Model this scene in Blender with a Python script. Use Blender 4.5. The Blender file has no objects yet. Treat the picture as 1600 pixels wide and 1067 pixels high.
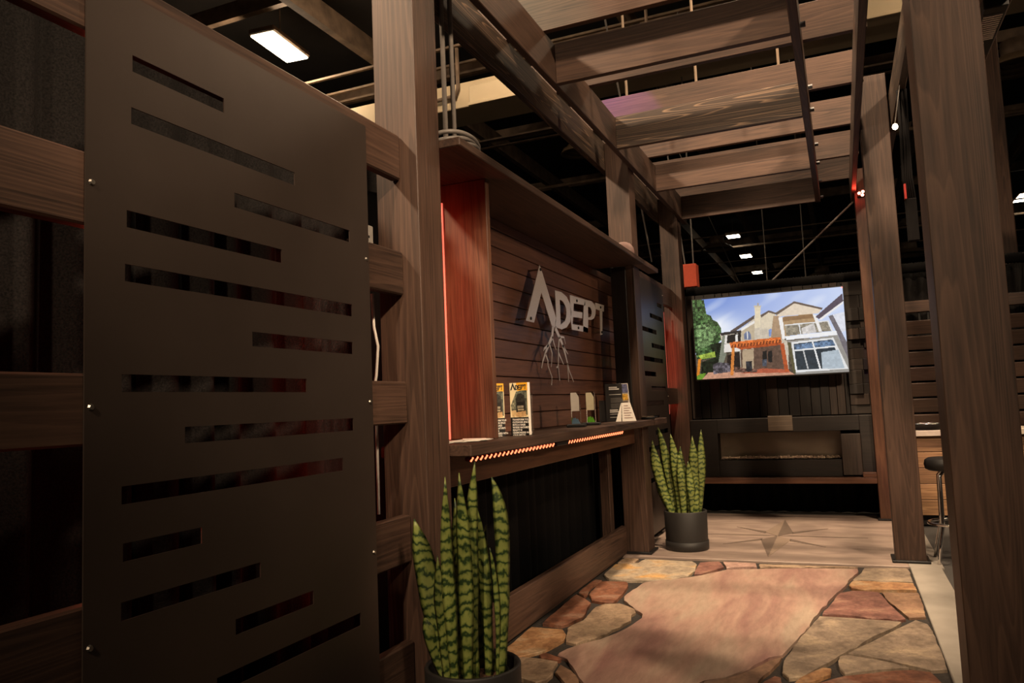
import bpy, bmesh, math, random
import numpy as np
from mathutils import Vector, Matrix

random.seed(7)
scene = bpy.context.scene
col = scene.collection

# ------------------------------------------------------------------ camera
cam_data = bpy.data.cameras.new('camera')
cam_data.sensor_width = 36.0
cam_data.lens = 36.0 * 1195.4 / 1600.0
cam_data.clip_end = 200
cam = bpy.data.objects.new('camera', cam_data)
col.objects.link(cam)
YAW, PITCH, ROLL = .404637, .0848837, -.0422157
def cam_matrix():
    cy, sy, cp, sp, cr, sr = math.cos(YAW), math.sin(YAW), math.cos(PITCH), math.sin(PITCH), math.cos(ROLL), math.sin(ROLL)
    B = np.array([[1, 0, 0], [0, 0, -1], [0, 1, 0.]])
    Rz = np.array([[cy, sy, 0], [-sy, cy, 0], [0, 0, 1]])
    Rx = np.array([[1, 0, 0], [0, cp, sp], [0, -sp, cp]])
    Rr = np.array([[cr, -sr, 0], [sr, cr, 0], [0, 0, 1]])
    M = Rr @ B @ Rx @ Rz
    m = Matrix.Identity(4)
    for i in range(3):
        m[i][0] = M[0, i]; m[i][1] = -M[1, i]; m[i][2] = -M[2, i]
    m[0][3], m[1][3], m[2][3] = 0, 0, 1.25
    return m
cam.matrix_world = cam_matrix()
scene.camera = cam

# ------------------------------------------------------------------ world, exposure
world = bpy.data.worlds.new('hall_air'); scene.world = world
world.use_nodes = True
world.node_tree.nodes['Background'].inputs[0].default_value = (.9, .72, .55, 1)
world.node_tree.nodes['Background'].inputs[1].default_value = .03
scene.view_settings.view_transform = 'Standard'
scene.view_settings.look = 'None'
scene.view_settings.exposure = -.10
scene.view_settings.gamma = 1.0
scene.view_settings.use_curve_mapping = False
WARM = (1.0, .74, .49)

# hall lamps plus added fill spots out of view (housings are built with the ceiling): position, aim, watts, size, cone angle (0 = open lamp)
HALL_AND_FILL_LIGHTS = [
    ((-5.2, -.6, 6.7), (-.5, 5.7, 2.3), 3600, .6, 50),
    ((4.8, -1.0, 6.9), (-.7, 5.5, 2.5), 4300, .6, 50),
    ((-.3, 4.9, 8.7), (-.65, 7.0, 0), 5600, .50, 46),
    ((3.3, -.9, 5.6), (-1.65, 2.1, 2.9), 2100, .40, 34),  # added wash, brightens the top of the near screen
    ((4.6, 4.6, 3.6), (-1.8, 4.9, 1.8), 700, .40, 40),
    ((-.2, -4.6, 6.2), (-1.15, 3.0, .7), 1900, .40, 24),  # added fill for the dark near plant and first post
    ((-1.3, -5.0, 3.0), (-.75, 5.5, 3.85), 1200, .40, 21),  # added low fill, lifts the shaded faces of rafters and cross boards
]
STAGE_LIGHTS = [
    ((-2.15, 5.0, 4.7), (-1.45, 5.97, 3.63), 150, (.62, .10, 1.0), 16),
    ((-2.5, 3.3, 5.0), (-1.50, 4.2, 3.68), 70, (.05, .8, .55), 13),
]
for (p, t, w, s_, cone) in HALL_AND_FILL_LIGHTS:
    ld = bpy.data.lights.new('hall_or_fill_light', 'SPOT' if cone else 'AREA'); ld.energy = w; ld.color = WARM
    if cone:
        ld.spot_size = math.radians(cone); ld.spot_blend = .75; ld.shadow_soft_size = s_ * .5
    else:
        ld.shape = 'DISK'; ld.size = s_
    lo = bpy.data.objects.new('hall_or_fill_light', ld); col.objects.link(lo); lo.location = p
    lo.rotation_euler = (Vector(t) - Vector(p)).to_track_quat('-Z', 'Y').to_euler()

for (p, t, w, c, cone) in STAGE_LIGHTS:
    ld = bpy.data.lights.new('stage_light_beam', 'SPOT'); ld.energy = w; ld.color = c
    ld.spot_size = math.radians(cone); ld.spot_blend = .3; ld.shadow_soft_size = .03
    lo = bpy.data.objects.new('stage_light_beam', ld); col.objects.link(lo); lo.location = p
    lo.rotation_euler = (Vector(t) - Vector(p)).to_track_quat('-Z', 'Y').to_euler()

# ------------------------------------------------------------------ materials
def srgb(r, g, b):
    f = lambda c: (c / 255 / 12.92) if c / 255 <= .04045 else ((c / 255 + .055) / 1.055) ** 2.4
    return (f(r), f(g), f(b), 1)

def newmat(name):
    m = bpy.data.materials.new(name); m.use_nodes = True
    nt = m.node_tree
    return m, nt, nt.nodes['Principled BSDF']

def simple(name, color, rough=.5, metal=0., spec=.5, noise=.12, nscale=30., bump=0.):
    m, nt, b = newmat(name)
    b.inputs['Roughness'].default_value = rough; b.inputs['Metallic'].default_value = metal
    b.inputs['Specular IOR Level'].default_value = spec
    tc = nt.nodes.new('ShaderNodeTexCoord'); n = nt.nodes.new('ShaderNodeTexNoise')
    n.inputs['Scale'].default_value = nscale; n.inputs['Detail'].default_value = 4
    nt.links.new(tc.outputs['Object'], n.inputs['Vector'])
    r = nt.nodes.new('ShaderNodeValToRGB')
    c = Vector(color[:3])
    r.color_ramp.elements[0].position = .3; r.color_ramp.elements[1].position = .7
    r.color_ramp.elements[0].color = (*(c * (1 - noise)), 1); r.color_ramp.elements[1].color = (*(c * (1 + noise)), 1)
    nt.links.new(n.outputs['Fac'], r.inputs[0]); nt.links.new(r.outputs[0], b.inputs['Base Color'])
    if bump:
        bp = nt.nodes.new('ShaderNodeBump'); bp.inputs['Strength'].default_value = bump; bp.inputs['Distance'].default_value = .004
        nt.links.new(n.outputs['Fac'], bp.inputs['Height']); nt.links.new(bp.outputs[0], b.inputs['Normal'])
    return m

def emit(name, color, strength):
    m, nt, b = newmat(name)
    b.inputs['Base Color'].default_value = (*color[:3], 1)
    b.inputs['Emission Color'].default_value = (*color[:3], 1); b.inputs['Emission Strength'].default_value = strength
    return m

def wood(name, axis, dark, mid, light, rough=.55, grain=1.0, line=.5, gscale=1.0, nlines=26, thin=.45):
    """stained timber, grain along local axis 0/1/2"""
    m, nt, b = newmat(name)
    N = nt.nodes.new; L = nt.links.new
    tc = N('ShaderNodeTexCoord'); oi = N('ShaderNodeObjectInfo')
    add = N('ShaderNodeVectorMath'); add.operation = 'MULTIPLY_ADD'
    comb = N('ShaderNodeCombineXYZ')
    for i in range(3): L(oi.outputs['Random'], comb.inputs[i])
    sc = N('ShaderNodeVectorMath'); sc.operation = 'MULTIPLY'; sc.inputs[1].default_value = (3.1, 5.3, 4.7)
    L(comb.outputs[0], sc.inputs[0])
    ad = N('ShaderNodeVectorMath'); ad.operation = 'ADD'
    L(tc.outputs['Object'], ad.inputs[0]); L(sc.outputs[0], ad.inputs[1])
    s = [1., 1., 1.]; s[axis] = .045
    mp = N('ShaderNodeMapping'); mp.inputs['Scale'].default_value = s
    r = [.0, .0, .0]; r[(axis + 1) % 3] = .012; r[(axis + 2) % 3] = -.015
    mp.inputs['Rotation'].default_value = r
    L(ad.outputs[0], mp.inputs['Vector'])
    fine = N('ShaderNodeTexNoise'); fine.inputs['Scale'].default_value = 70 * gscale; fine.inputs['Detail'].default_value = 5; fine.inputs['Roughness'].default_value = .65
    L(mp.outputs[0], fine.inputs['Vector'])
    s3 = [7.0 * gscale] * 3; s3[axis] = .22 * gscale
    mp3 = N('ShaderNodeMapping'); mp3.inputs['Scale'].default_value = s3; mp3.inputs['Rotation'].default_value = r; L(ad.outputs[0], mp3.inputs['Vector'])
    cont = N('ShaderNodeTexNoise'); cont.inputs['Scale'].default_value = 1.0; cont.inputs['Detail'].default_value = 1.5; cont.inputs['Roughness'].default_value = .35
    L(mp3.outputs[0], cont.inputs['Vector'])
    mul = N('ShaderNodeMath'); mul.operation = 'MULTIPLY'; mul.inputs[1].default_value = nlines; L(cont.outputs['Fac'], mul.inputs[0])
    frc = N('ShaderNodeMath'); frc.operation = 'FRACT'; L(mul.outputs[0], frc.inputs[0])
    lr = N('ShaderNodeValToRGB')
    lr.color_ramp.elements[0].position = thin; lr.color_ramp.elements[0].color = (0, 0, 0, 1)
    lr.color_ramp.elements[1].position = .93; lr.color_ramp.elements[1].color = (1, 1, 1, 1)
    ex = lr.color_ramp.elements.new(1.0); ex.color = (.1, .1, .1, 1)
    L(frc.outputs[0], lr.inputs[0])
    blot = N('ShaderNodeTexNoise'); blot.inputs['Scale'].default_value = 2.6; blot.inputs['Detail'].default_value = 3
    s2 = [1., 1., 1.]; s2[axis] = .35
    mp2 = N('ShaderNodeMapping'); mp2.inputs['Scale'].default_value = s2; L(ad.outputs[0], mp2.inputs['Vector']); L(mp2.outputs[0], blot.inputs['Vector'])
    mixf = N('ShaderNodeMath'); mixf.operation = 'MULTIPLY_ADD'; mixf.inputs[1].default_value = .55
    L(fine.outputs['Fac'], mixf.inputs[0])
    half = N('ShaderNodeMath'); half.operation = 'MULTIPLY'; half.inputs[1].default_value = .5; L(blot.outputs['Fac'], half.inputs[0])
    L(half.outputs[0], mixf.inputs[2])
    ramp = N('ShaderNodeValToRGB')
    ramp.color_ramp.elements[0].position = .39; ramp.color_ramp.elements[0].color = (*dark, 1)
    ramp.color_ramp.elements[1].position = .64; ramp.color_ramp.elements[1].color = (*mid, 1)
    L(mixf.outputs[0], ramp.inputs[0])
    mx = N('ShaderNodeMixRGB'); mx.blend_type = 'MIX'
    lf = N('ShaderNodeMath'); lf.operation = 'MULTIPLY'; lf.inputs[1].default_value = line
    L(lr.outputs[0], lf.inputs[0]); L(lf.outputs[0], mx.inputs[0])
    L(ramp.outputs[0], mx.inputs[1]); mx.inputs[2].default_value = (*light, 1)
    vr = N('ShaderNodeHueSaturation')
    vv = N('ShaderNodeMapRange'); vv.inputs['To Min'].default_value = .78; vv.inputs['To Max'].default_value = 1.2
    L(oi.outputs['Random'], vv.inputs[0]); L(vv.outputs[0], vr.inputs['Value']); L(mx.outputs[0], vr.inputs['Color'])
    L(vr.outputs[0], b.inputs['Base Color'])
    b.inputs['Roughness'].default_value = rough; b.inputs['Specular IOR Level'].default_value = .35
    bp = N('ShaderNodeBump'); bp.inputs['Strength'].default_value = .25 * grain; bp.inputs['Distance'].default_value = .003
    L(mixf.outputs[0], bp.inputs['Height']); L(bp.outputs[0], b.inputs['Normal'])
    return m

BR = ((.022, .0120, .0085), (.075, .0405, .0275), (.135, .075, .049))
W = [wood('stained_timber_' + a, i, *BR, line=.32) for i, a in enumerate('xyz')]
GR = ((.024, .016, .012), (.066, .043, .032), (.26, .165, .105))
WG = [wood('brushed_timber_' + a, i, *GR, line=.85, gscale=1.4, nlines=26, thin=.72) for i, a in enumerate('xyz')]
RD = ((.040, .016, .009), (.120, .052, .030), (.17, .08, .04))
WR = [wood('red_brown_timber_' + a, i, *RD, line=.3, rough=.42) for i, a in enumerate('xyz')]
DK = ((.005, .0036, .003), (.014, .0095, .0075), (.024, .017, .013))
WD = [wood('charred_timber_' + a, i, *DK, line=.3) for i, a in enumerate('xyz')]
PLK = wood('panel_plank_wood', 1, (.060, .025, .016), (.150, .066, .042), (.18, .085, .055), rough=.42, line=.25)

M_BLACKCLOTH = simple('black_drape_cloth', (.006, .0055, .0055), .95, spec=.1, nscale=120, noise=.3, bump=.3)
M_CHARCLOTH = simple('charcoal_textured_drape', (.010, .0085, .008), .95, spec=.15, nscale=160, noise=.6, bump=.6)
M_PANEL = simple('bronze_black_steel', (.060, .044, .036), .38, metal=.5, nscale=3, noise=.1)
M_SCREW = simple('zinc_screw', (.35, .32, .28), .4, metal=1, noise=.05)
M_STEEL = simple('brushed_steel', (.72, .66, .62), .42, metal=.55, nscale=90, noise=.05)
M_BLACK = simple('black_plastic', (.010, .009, .009), .5, spec=.3)
M_MATTEBLACK = simple('matte_black_ceramic', (.018, .016, .015), .55, nscale=200, noise=.2)
M_SOIL = simple('bark_mulch', (.10, .045, .025), .95, nscale=70, noise=.7, bump=1.)
M_GREYCABLE = simple('grey_cable', (.17, .15, .135), .5)
M_WHITECABLE = simple('white_cable', (.6, .55, .5), .5)
M_WHITE = simple('white_card', (.80, .74, .66), .6, noise=.03)
M_CREAM = simple('cream_painted_duct', (.62, .50, .33), .6, nscale=1.5, noise=.08)
M_DARKSTEEL = simple('dark_painted_steel', (.16, .108, .072), .7, nscale=4, noise=.4)
M_DECK = simple('dark_ceiling_deck', (.012, .009, .007), .9, nscale=1.5, noise=.4)
M_JOINT = simple('dark_joint_sand', (.022, .017, .014), .95, nscale=80, noise=.5, bump=.4)
M_CARPET = simple('dark_grey_carpet', (.055, .050, .046), .98, nscale=250, noise=.5, bump=.6)
M_BORDER = simple('grey_concrete_border', (.27, .24, .205), .75, nscale=9, noise=.08, bump=.1)
M_CHROME = simple('chrome', (.75, .72, .7), .12, metal=1, noise=.02)
M_RED_LED = emit('red_led', (1, .10, .045), 5.0)
M_RED_STRIP = emit('red_led_strip', (1, .17, .11), 1.0)
M_ORANGE_LED = emit('orange_red_led', (1, .22, .09), 3.0)
M_HALL = emit('lamp_diffuser_light', (1, .88, .66), 14.0)
M_FARBULB = emit('warm_bulb_light', (1, .85, .6), 10.0)
M_REDBANNER = simple('orange_red_banner', (.80, .12, .06), .7, noise=.05)
M_ACRYLIC, nt, b = newmat('clear_acrylic'); b.inputs['Transmission Weight'].default_value = 1; b.inputs['Roughness'].default_value = .04; b.inputs['IOR'].default_value = 1.4
tcn = nt.nodes.new('ShaderNodeTexCoord'); nn = nt.nodes.new('ShaderNodeTexNoise'); nt.links.new(tcn.outputs['Object'], nn.inputs['Vector']); mr = nt.nodes.new('ShaderNodeMapRange'); mr.inputs['To Min'].default_value = .02; mr.inputs['To Max'].default_value = .06; nt.links.new(nn.outputs['Fac'], mr.inputs[0]); nt.links.new(mr.outputs[0], b.inputs['Roughness'])

def attr_mat(name, emission=0., rough=.5):
    m, nt, b = newmat(name)
    a = nt.nodes.new('ShaderNodeAttribute'); a.attribute_name = 'print'
    b.inputs['Roughness'].default_value = rough
    if emission:
        b.inputs['Specular IOR Level'].default_value = .12
        b.inputs['Base Color'].default_value = (.01, .01, .01, 1)
        nt.links.new(a.outputs['Color'], b.inputs['Emission Color']); b.inputs['Emission Strength'].default_value = emission
    else:
        nt.links.new(a.outputs['Color'], b.inputs['Base Color'])
    return m
M_SCREENIMG = attr_mat('screen_picture', 1.05, .25)
M_PRINT = attr_mat('printed_card', 0, .45)

def stone_mat(name, c1, c2, c3, scale=3.0, stretch=(1, 1, 1), fine=.95):
    m, nt, b = newmat(name)
    N = nt.nodes.new; L = nt.links.new
    tc = N('ShaderNodeTexCoord'); mp = N('ShaderNodeMapping'); mp.inputs['Scale'].default_value = stretch
    L(tc.outputs['Object'], mp.inputs['Vector'])
    n1 = N('ShaderNodeTexNoise'); n1.inputs['Scale'].default_value = scale; n1.inputs['Detail'].default_value = 7; n1.inputs['Distortion'].default_value = .8
    n2 = N('ShaderNodeTexNoise'); n2.inputs['Scale'].default_value = scale * 7; n2.inputs['Detail'].default_value = 6; n2.inputs['Roughness'].default_value = .7
    L(mp.outputs[0], n1.inputs['Vector']); L(mp.outputs[0], n2.inputs['Vector'])
    r = N('ShaderNodeValToRGB'); e = r.color_ramp.elements
    e[0].position = .32; e[0].color = (*c1, 1); e[1].position = .5; e[1].color = (*c2, 1)
    x = e.new(.68); x.color = (*c3, 1)
    L(n1.outputs['Fac'], r.inputs[0])
    mx = N('ShaderNodeMixRGB'); mx.blend_type = 'OVERLAY'; mx.inputs[0].default_value = fine
    L(r.outputs[0], mx.inputs[1]); L(n2.outputs['Fac'], mx.inputs[2]); L(mx.outputs[0], b.inputs['Base Color'])
    b.inputs['Roughness'].default_value = .55; b.inputs['Specular IOR Level'].default_value = .4
    bp = N('ShaderNodeBump'); bp.inputs['Strength'].default_value = .35; bp.inputs['Distance'].default_value = .006
    L(n2.outputs['Fac'], bp.inputs['Height']); L(bp.outputs[0], b.inputs['Normal'])
    return m

# ------------------------------------------------------------------ helpers
def link(o, parent=None):
    col.objects.link(o)
    if parent is not None:
        o.parent = parent
    return o

def tag(o, label=None, cat=None, group=None, kind=None):
    if label: o['label'] = label
    if cat: o['category'] = cat
    if group: o['group'] = group
    if kind: o['kind'] = kind
    return o

def empty(name, loc, label=None, cat=None, group=None, rz=0):
    o = bpy.data.objects.new(name, None); o.location = loc; o.rotation_euler = (0, 0, rz); o.empty_display_size = .1
    link(o); tag(o, label, cat, group)
    return o

WPOS = {}
def wpos(o):
    v = Vector((0, 0, 0)); p = o
    while p is not None:
        v = v + Vector(p.location); p = p.parent
    return v

def obj(name, bm, mat, parent=None, origin=None, smooth=False):
    """bm in world coordinates; origin defaults to the bounding-box centre"""
    if origin is None:
        lo = [min(v.co[i] for v in bm.verts) for i in range(3)]; hi = [max(v.co[i] for v in bm.verts) for i in range(3)]
        origin = [(a + b_) / 2 for a, b_ in zip(lo, hi)]
    origin = Vector(origin)
    bmesh.ops.translate(bm, verts=bm.verts, vec=-origin)
    bmesh.ops.recalc_face_normals(bm, faces=bm.faces)
    me = bpy.data.meshes.new(name); bm.to_mesh(me); bm.free()
    mats = mat if isinstance(mat, list) else [mat]
    for mm in mats: me.materials.append(mm)
    if smooth:
        for p in me.polygons: p.use_smooth = True
    o = bpy.data.objects.new(name, me)
    link(o, parent)
    o.location = origin - (wpos(parent) if parent is not None else Vector((0, 0, 0)))
    return o

def cube_bm(x0, x1, y0, y1, z0, z1, bev=.004, bm=None):
    own = bm is None
    if own: bm = bmesh.new()
    r = bmesh.ops.create_cube(bm, size=1)
    for v in r['verts']:
        v.co = ((x0 + x1) / 2 + v.co.x * (x1 - x0), (y0 + y1) / 2 + v.co.y * (y1 - y0), (z0 + z1) / 2 + v.co.z * (z1 - z0))
    if bev:
        es = list({e for v in r['verts'] for e in v.link_edges})
        bmesh.ops.bevel(bm, geom=es, offset=min(bev, .3 * min(x1 - x0, y1 - y0, z1 - z0)), segments=1, affect='EDGES')
    return bm

def box(name, x0, x1, y0, y1, z0, z1, mat, parent=None, bev=.004):
    return obj(name, cube_bm(x0, x1, y0, y1, z0, z1, bev), mat, parent)

def tube_bm(pts, r, n=8, bm=None, closed=False, caps=True):
    if bm is None: bm = bmesh.new()
    pts = [Vector(p) for p in pts]
    rr = r if isinstance(r, (list, tuple)) else [r] * len(pts)
    rings = []
    up = Vector((0, 0, 1)); prev = None
    for i, p in enumerate(pts):
        a = pts[i - 1] if (i > 0 or closed) else p
        c = pts[(i + 1) % len(pts)] if (i < len(pts) - 1 or closed) else p
        t = (c - a).normalized()
        if prev is None:
            s = t.cross(up)
            if s.length < 1e-3: s = t.cross(Vector((1, 0, 0)))
            s.normalize()
        else:
            s = (prev - t * prev.dot(t)).normalized()
        prev = s; u = s.cross(t)
        rings.append([bm.verts.new(p + (s * math.cos(k * math.tau / n) + u * math.sin(k * math.tau / n)) * rr[i]) for k in range(n)])
    m = len(rings)
    for i in range(m if closed else m - 1):
        a, b_ = rings[i], rings[(i + 1) % m]
        for k in range(n):
            bm.faces.new((a[k], a[(k + 1) % n], b_[(k + 1) % n], b_[k]))
    if caps and not closed:
        bm.faces.new(rings[0]); bm.faces.new(rings[-1])
    return bm

def lathe_bm(profile, cx, cy, z0=0, n=40, bm=None):
    if bm is None: bm = bmesh.new()
    rings = []
    for (r, z) in profile:
        if r < 1e-5:
            rings.append([bm.verts.new((cx, cy, z0 + z))])
        else:
            rings.append([bm.verts.new((cx + r * math.cos(k * math.tau / n), cy + r * math.sin(k * math.tau / n), z0 + z)) for k in range(n)])
    for a, b_ in zip(rings, rings[1:]):
        for k in range(n):
            q = [a[k % len(a)], a[(k + 1) % len(a)], b_[(k + 1) % len(b_)], b_[k % len(b_)]]
            q = list(dict.fromkeys(q))
            if len(q) >= 3: bm.faces.new(q)
    return bm

def prism_bm(pts, d0, d1, axis='z', bm=None, bev=0):
    """polygon pts extruded along axis between d0 and d1 (pts are the other two coordinates in order)"""
    if bm is None: bm = bmesh.new()
    def mk(p, d):
        if axis == 'z': return (p[0], p[1], d)
        if axis == 'x': return (d, p[0], p[1])
        return (p[0], d, p[1])
    a = [bm.verts.new(mk(p, d0)) for p in pts]; b_ = [bm.verts.new(mk(p, d1)) for p in pts]
    n = len(pts)
    bm.faces.new(a); f1 = bm.faces.new(b_)
    for i in range(n): bm.faces.new((a[i], a[(i + 1) % n], b_[(i + 1) % n], b_[i]))
    if bev:
        bmesh.ops.bevel(bm, geom=list(f1.edges), offset=bev, segments=1, affect='EDGES')
    return bm

def ring_prism_bm(outer, hole, d0, d1, axis='x', bm=None):
    """flat plate with one hole, outer and hole having the same number of points"""
    if bm is None: bm = bmesh.new()
    mk = (lambda p, d: (d, p[0], p[1])) if axis == 'x' else ((lambda p, d: (p[0], d, p[1])) if axis == 'y' else (lambda p, d: (p[0], p[1], d)))
    n = len(outer)
    v = [[bm.verts.new(mk(p, d)) for p in pl] for d in (d0, d1) for pl in (outer, hole)]
    for i in range(n):
        j = (i + 1) % n
        bm.faces.new((v[0][i], v[0][j], v[1][j], v[1][i])); bm.faces.new((v[2][i], v[2][j], v[3][j], v[3][i]))
        bm.faces.new((v[0][i], v[0][j], v[2][j], v[2][i])); bm.faces.new((v[1][i], v[1][j], v[3][j], v[3][i]))
    return bm

def drape(name, p0, p1, z0, z1, mat, label, amp=.035, pitch=.16, thick=.012, seed=1, group=None):
    """hanging pleated cloth from p0 to p1 (plan), closed thin slab"""
    rnd = random.Random(seed)
    p0 = Vector(p0); p1 = Vector(p1); d = (p1 - p0); L = d.length; d.normalize(); nrm = Vector((-d.y, d.x))
    n = max(8, int(L / (pitch / 7))); bm = bmesh.new()
    ph = [0]
    for i in range(n): ph.append(ph[-1] + (math.tau / 7) * rnd.uniform(.6, 1.4))
    zs = [z0, z0 + (z1 - z0) * .5, z1]
    rows = [[], []]
    for side in (0, 1):
        for z in zs:
            f = 1.15 if z == z0 else (1.0 if z != z1 else .75)
            rows[side].append([bm.verts.new((*(p0 + d * (L * i / n) + nrm * (amp * f * (math.sin(ph[i]) + .4 * math.sin(ph[i] * .37 + 2)) + (thick if side else 0))), z)) for i in range(n + 1)])
    for side in (0, 1):
        for r in range(2):
            for i in range(n):
                bm.faces.new((rows[side][r][i], rows[side][r][i + 1], rows[side][r + 1][i + 1], rows[side][r + 1][i]))
    for r in (0, 2):
        for i in range(n): bm.faces.new((rows[0][r][i], rows[0][r][i + 1], rows[1][r][i + 1], rows[1][r][i]))
    for e in (0, n):
        for r in range(2): bm.faces.new((rows[0][r][e], rows[0][r + 1][e], rows[1][r + 1][e], rows[1][r][e]))
    o = obj(name, bm, mat, smooth=True); tag(o, label, 'drape', group)
    return o

def text_mesh(s, size, mat, parent, loc, rot, name='lettering', align='LEFT', spacing=1.0):
    cu = bpy.data.curves.new(name, 'FONT'); cu.body = s; cu.size = size; cu.extrude = .0004; cu.align_x = align
    cu.space_line = spacing; cu.offset = size * .02; cu.resolution_u = 2
    tmp = bpy.data.objects.new('tmp', cu); col.objects.link(tmp)
    dg = bpy.context.evaluated_depsgraph_get(); dg.update()
    me = bpy.data.meshes.new_from_object(tmp.evaluated_get(dg)); bpy.data.objects.remove(tmp)
    me.materials.clear(); me.materials.append(mat); me.name = name
    o = bpy.data.objects.new(name, me); link(o, parent); o.location = loc; o.rotation_euler = rot
    return o

# ------------------------------------------------------------------ floor
floor = obj('floor', cube_bm(-2.6, .55, -1.5, 9.2, -.06, -.018, 0), M_JOINT); tag(floor, kind='structure')
box('carpet', .55, 4.5, -1.5, 12, -.06, -.014, M_CARPET, floor, 0)
box('border_strip', .345, .545, -1.5, 6.19, -.05, .0, M_BORDER, floor, .004)
STONES = {
'ochre':[(-1.71,3.787),(-1.724,4.134),(-1.536,4.137),(-1.486,4.05),(-1.465,3.959),(-1.479,3.874),(-1.514,3.738),(-1.569,3.663),(-1.636,3.602),(-1.712,3.644)],
'rust':[(-1.685,4.209),(-1.711,4.896),(-1.554,4.713),(-1.517,4.503),(-1.504,4.39),(-1.541,4.241),(-1.564,4.195)],
'rust2':[(-1.715,4.949),(-1.717,5.337),(-1.666,5.328),(-1.674,5.077),(-1.639,4.878),(-1.654,4.875)],
'rust3':[(-1.631,4.915),(-1.659,5.289),(-1.481,5.308),(-1.443,5.199),(-1.419,4.913),(-1.417,4.753),(-1.475,4.748),(-1.569,4.775)],
'tan':[(-1.52,4.167),(-1.475,4.327),(-1.499,4.63),(-1.466,4.718),(-1.375,4.75),(-1.256,4.645),(-1.231,4.576),(-1.243,4.5),(-1.215,4.408),(-1.245,4.253),(-1.277,4.13),(-1.383,3.912),(-1.444,3.929)],
'greyochre':[(-1.704,5.509),(-1.721,5.87),(-1.555,5.951),(-1.541,6.099),(-1.168,6.091),(-1.112,5.985),(-1.088,5.768),(-1.111,5.577),(-1.197,5.439),(-1.301,5.396),(-1.495,5.353),(-1.629,5.382)],
'tan2':[(-1.718,5.932),(-1.708,6.116),(-1.591,6.099),(-1.59,5.972)],
'plum2':[(-1.105,6.056),(-0.965,6.117),(-0.907,5.937),(-0.962,5.795),(-1.03,5.663),(-1.078,5.665)],
'mauve':[(-0.937,6.112),(-0.695,6.102),(-0.678,5.99),(-0.886,5.912)],
'tan3':[(-0.671,6.095),(-0.34,6.105),(0.004,6.131),(-0.38,6.029),(-0.655,5.983)],
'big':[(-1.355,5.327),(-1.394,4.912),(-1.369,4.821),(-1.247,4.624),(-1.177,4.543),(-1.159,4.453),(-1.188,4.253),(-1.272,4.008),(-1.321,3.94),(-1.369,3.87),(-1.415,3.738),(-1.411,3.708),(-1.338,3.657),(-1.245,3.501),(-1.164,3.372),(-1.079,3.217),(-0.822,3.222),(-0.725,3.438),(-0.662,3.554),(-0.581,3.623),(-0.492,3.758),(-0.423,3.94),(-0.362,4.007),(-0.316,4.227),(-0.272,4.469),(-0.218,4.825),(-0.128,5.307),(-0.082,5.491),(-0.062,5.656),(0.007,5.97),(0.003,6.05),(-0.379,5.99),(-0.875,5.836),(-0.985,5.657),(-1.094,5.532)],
'rust6':[(-1.503,3.682),(-1.481,3.726),(-1.375,3.666),(-1.376,3.64),(-1.477,3.643)],
'tan4':[(-1.675,3.53),(-1.564,3.633),(-1.471,3.629),(-1.377,3.615),(-1.363,3.523),(-1.339,3.438),(-1.343,3.366),(-1.377,3.321),(-1.445,3.345),(-1.593,3.382)],
'brown':[(-1.352,3.583),(-1.274,3.511),(-1.201,3.408),(-1.134,3.278),(-1.214,3.303),(-1.339,3.474)],
'brown2':[(-0.741,3.246),(-0.656,3.522),(-0.578,3.603),(-0.489,3.737),(-0.42,3.905),(-0.364,3.981),(-0.385,3.834),(-0.422,3.691),(-0.448,3.482),(-0.516,3.246)],
'grey1':[(0.045,6.085),(0.324,6.143),(0.333,5.988),(0.328,5.72),(0.161,5.683),(-0.032,5.701),(0.026,5.922)],
'ochre2':[(-0.057,5.541),(-0.032,5.672),(0.329,5.675),(0.334,5.5),(0.03,5.429),(-0.044,5.468)],
'plum':[(-0.2,4.795),(-0.153,5.042),(-0.11,5.311),(-0.035,5.384),(0.111,5.384),(0.153,5.117),(0.225,4.803),(0.183,4.76)],
'brown3':[(0.13,5.389),(0.337,5.429),(0.329,4.879),(0.243,4.841),(0.156,5.194)],
'grey2':[(-0.345,3.757),(-0.348,3.914),(-0.319,4.146),(-0.216,4.74),(0.2,4.733),(0.167,4.631),(0.061,4.441),(-0.084,4.11),(-0.205,3.841),(-0.255,3.73),(-0.313,3.692)],
'grey3':[(0.225,4.692),(0.271,4.792),(0.326,4.719),(0.337,4.602),(0.338,4.0),(0.271,3.968),(0.0,4.096),(-0.07,4.114)],
'grey4':[(-0.112,3.981),(-0.105,4.055),(-0.07,4.084),(0.119,4.013),(0.182,3.975),(0.062,3.907),(-0.084,3.811),(-0.104,3.87)],
'ochre3':[(-0.179,3.875),(-0.141,3.871),(-0.144,3.794),(-0.207,3.692),(-0.288,3.607),(-0.29,3.637),(-0.23,3.779)],
'rust4':[(-0.091,3.778),(0.06,3.875),(0.193,3.945),(0.268,3.935),(0.285,3.857),(0.313,3.674),(0.162,3.522),(-0.192,3.414),(-0.236,3.603)],
'rust5':[(-0.435,3.544),(-0.409,3.622),(-0.375,3.705),(-0.347,3.692),(-0.326,3.577),(-0.282,3.494),(-0.373,3.359),(-0.462,3.367)],
'grey5':[(-0.72,3.15),(-0.60,3.18),(-0.45,3.30),(-0.35,3.30),(-0.25,3.36),(0.20,3.46),(0.33,3.55),(0.335,2.7),(-0.1,2.55),(-0.6,2.65)],
'tan5':[(-1.58,3.30),(-1.40,3.27),(-1.18,3.22),(-1.08,3.14),(-0.80,3.13),(-0.68,2.62),(-1.0,2.5),(-1.5,2.55),(-1.6,2.8)],
}
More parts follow.
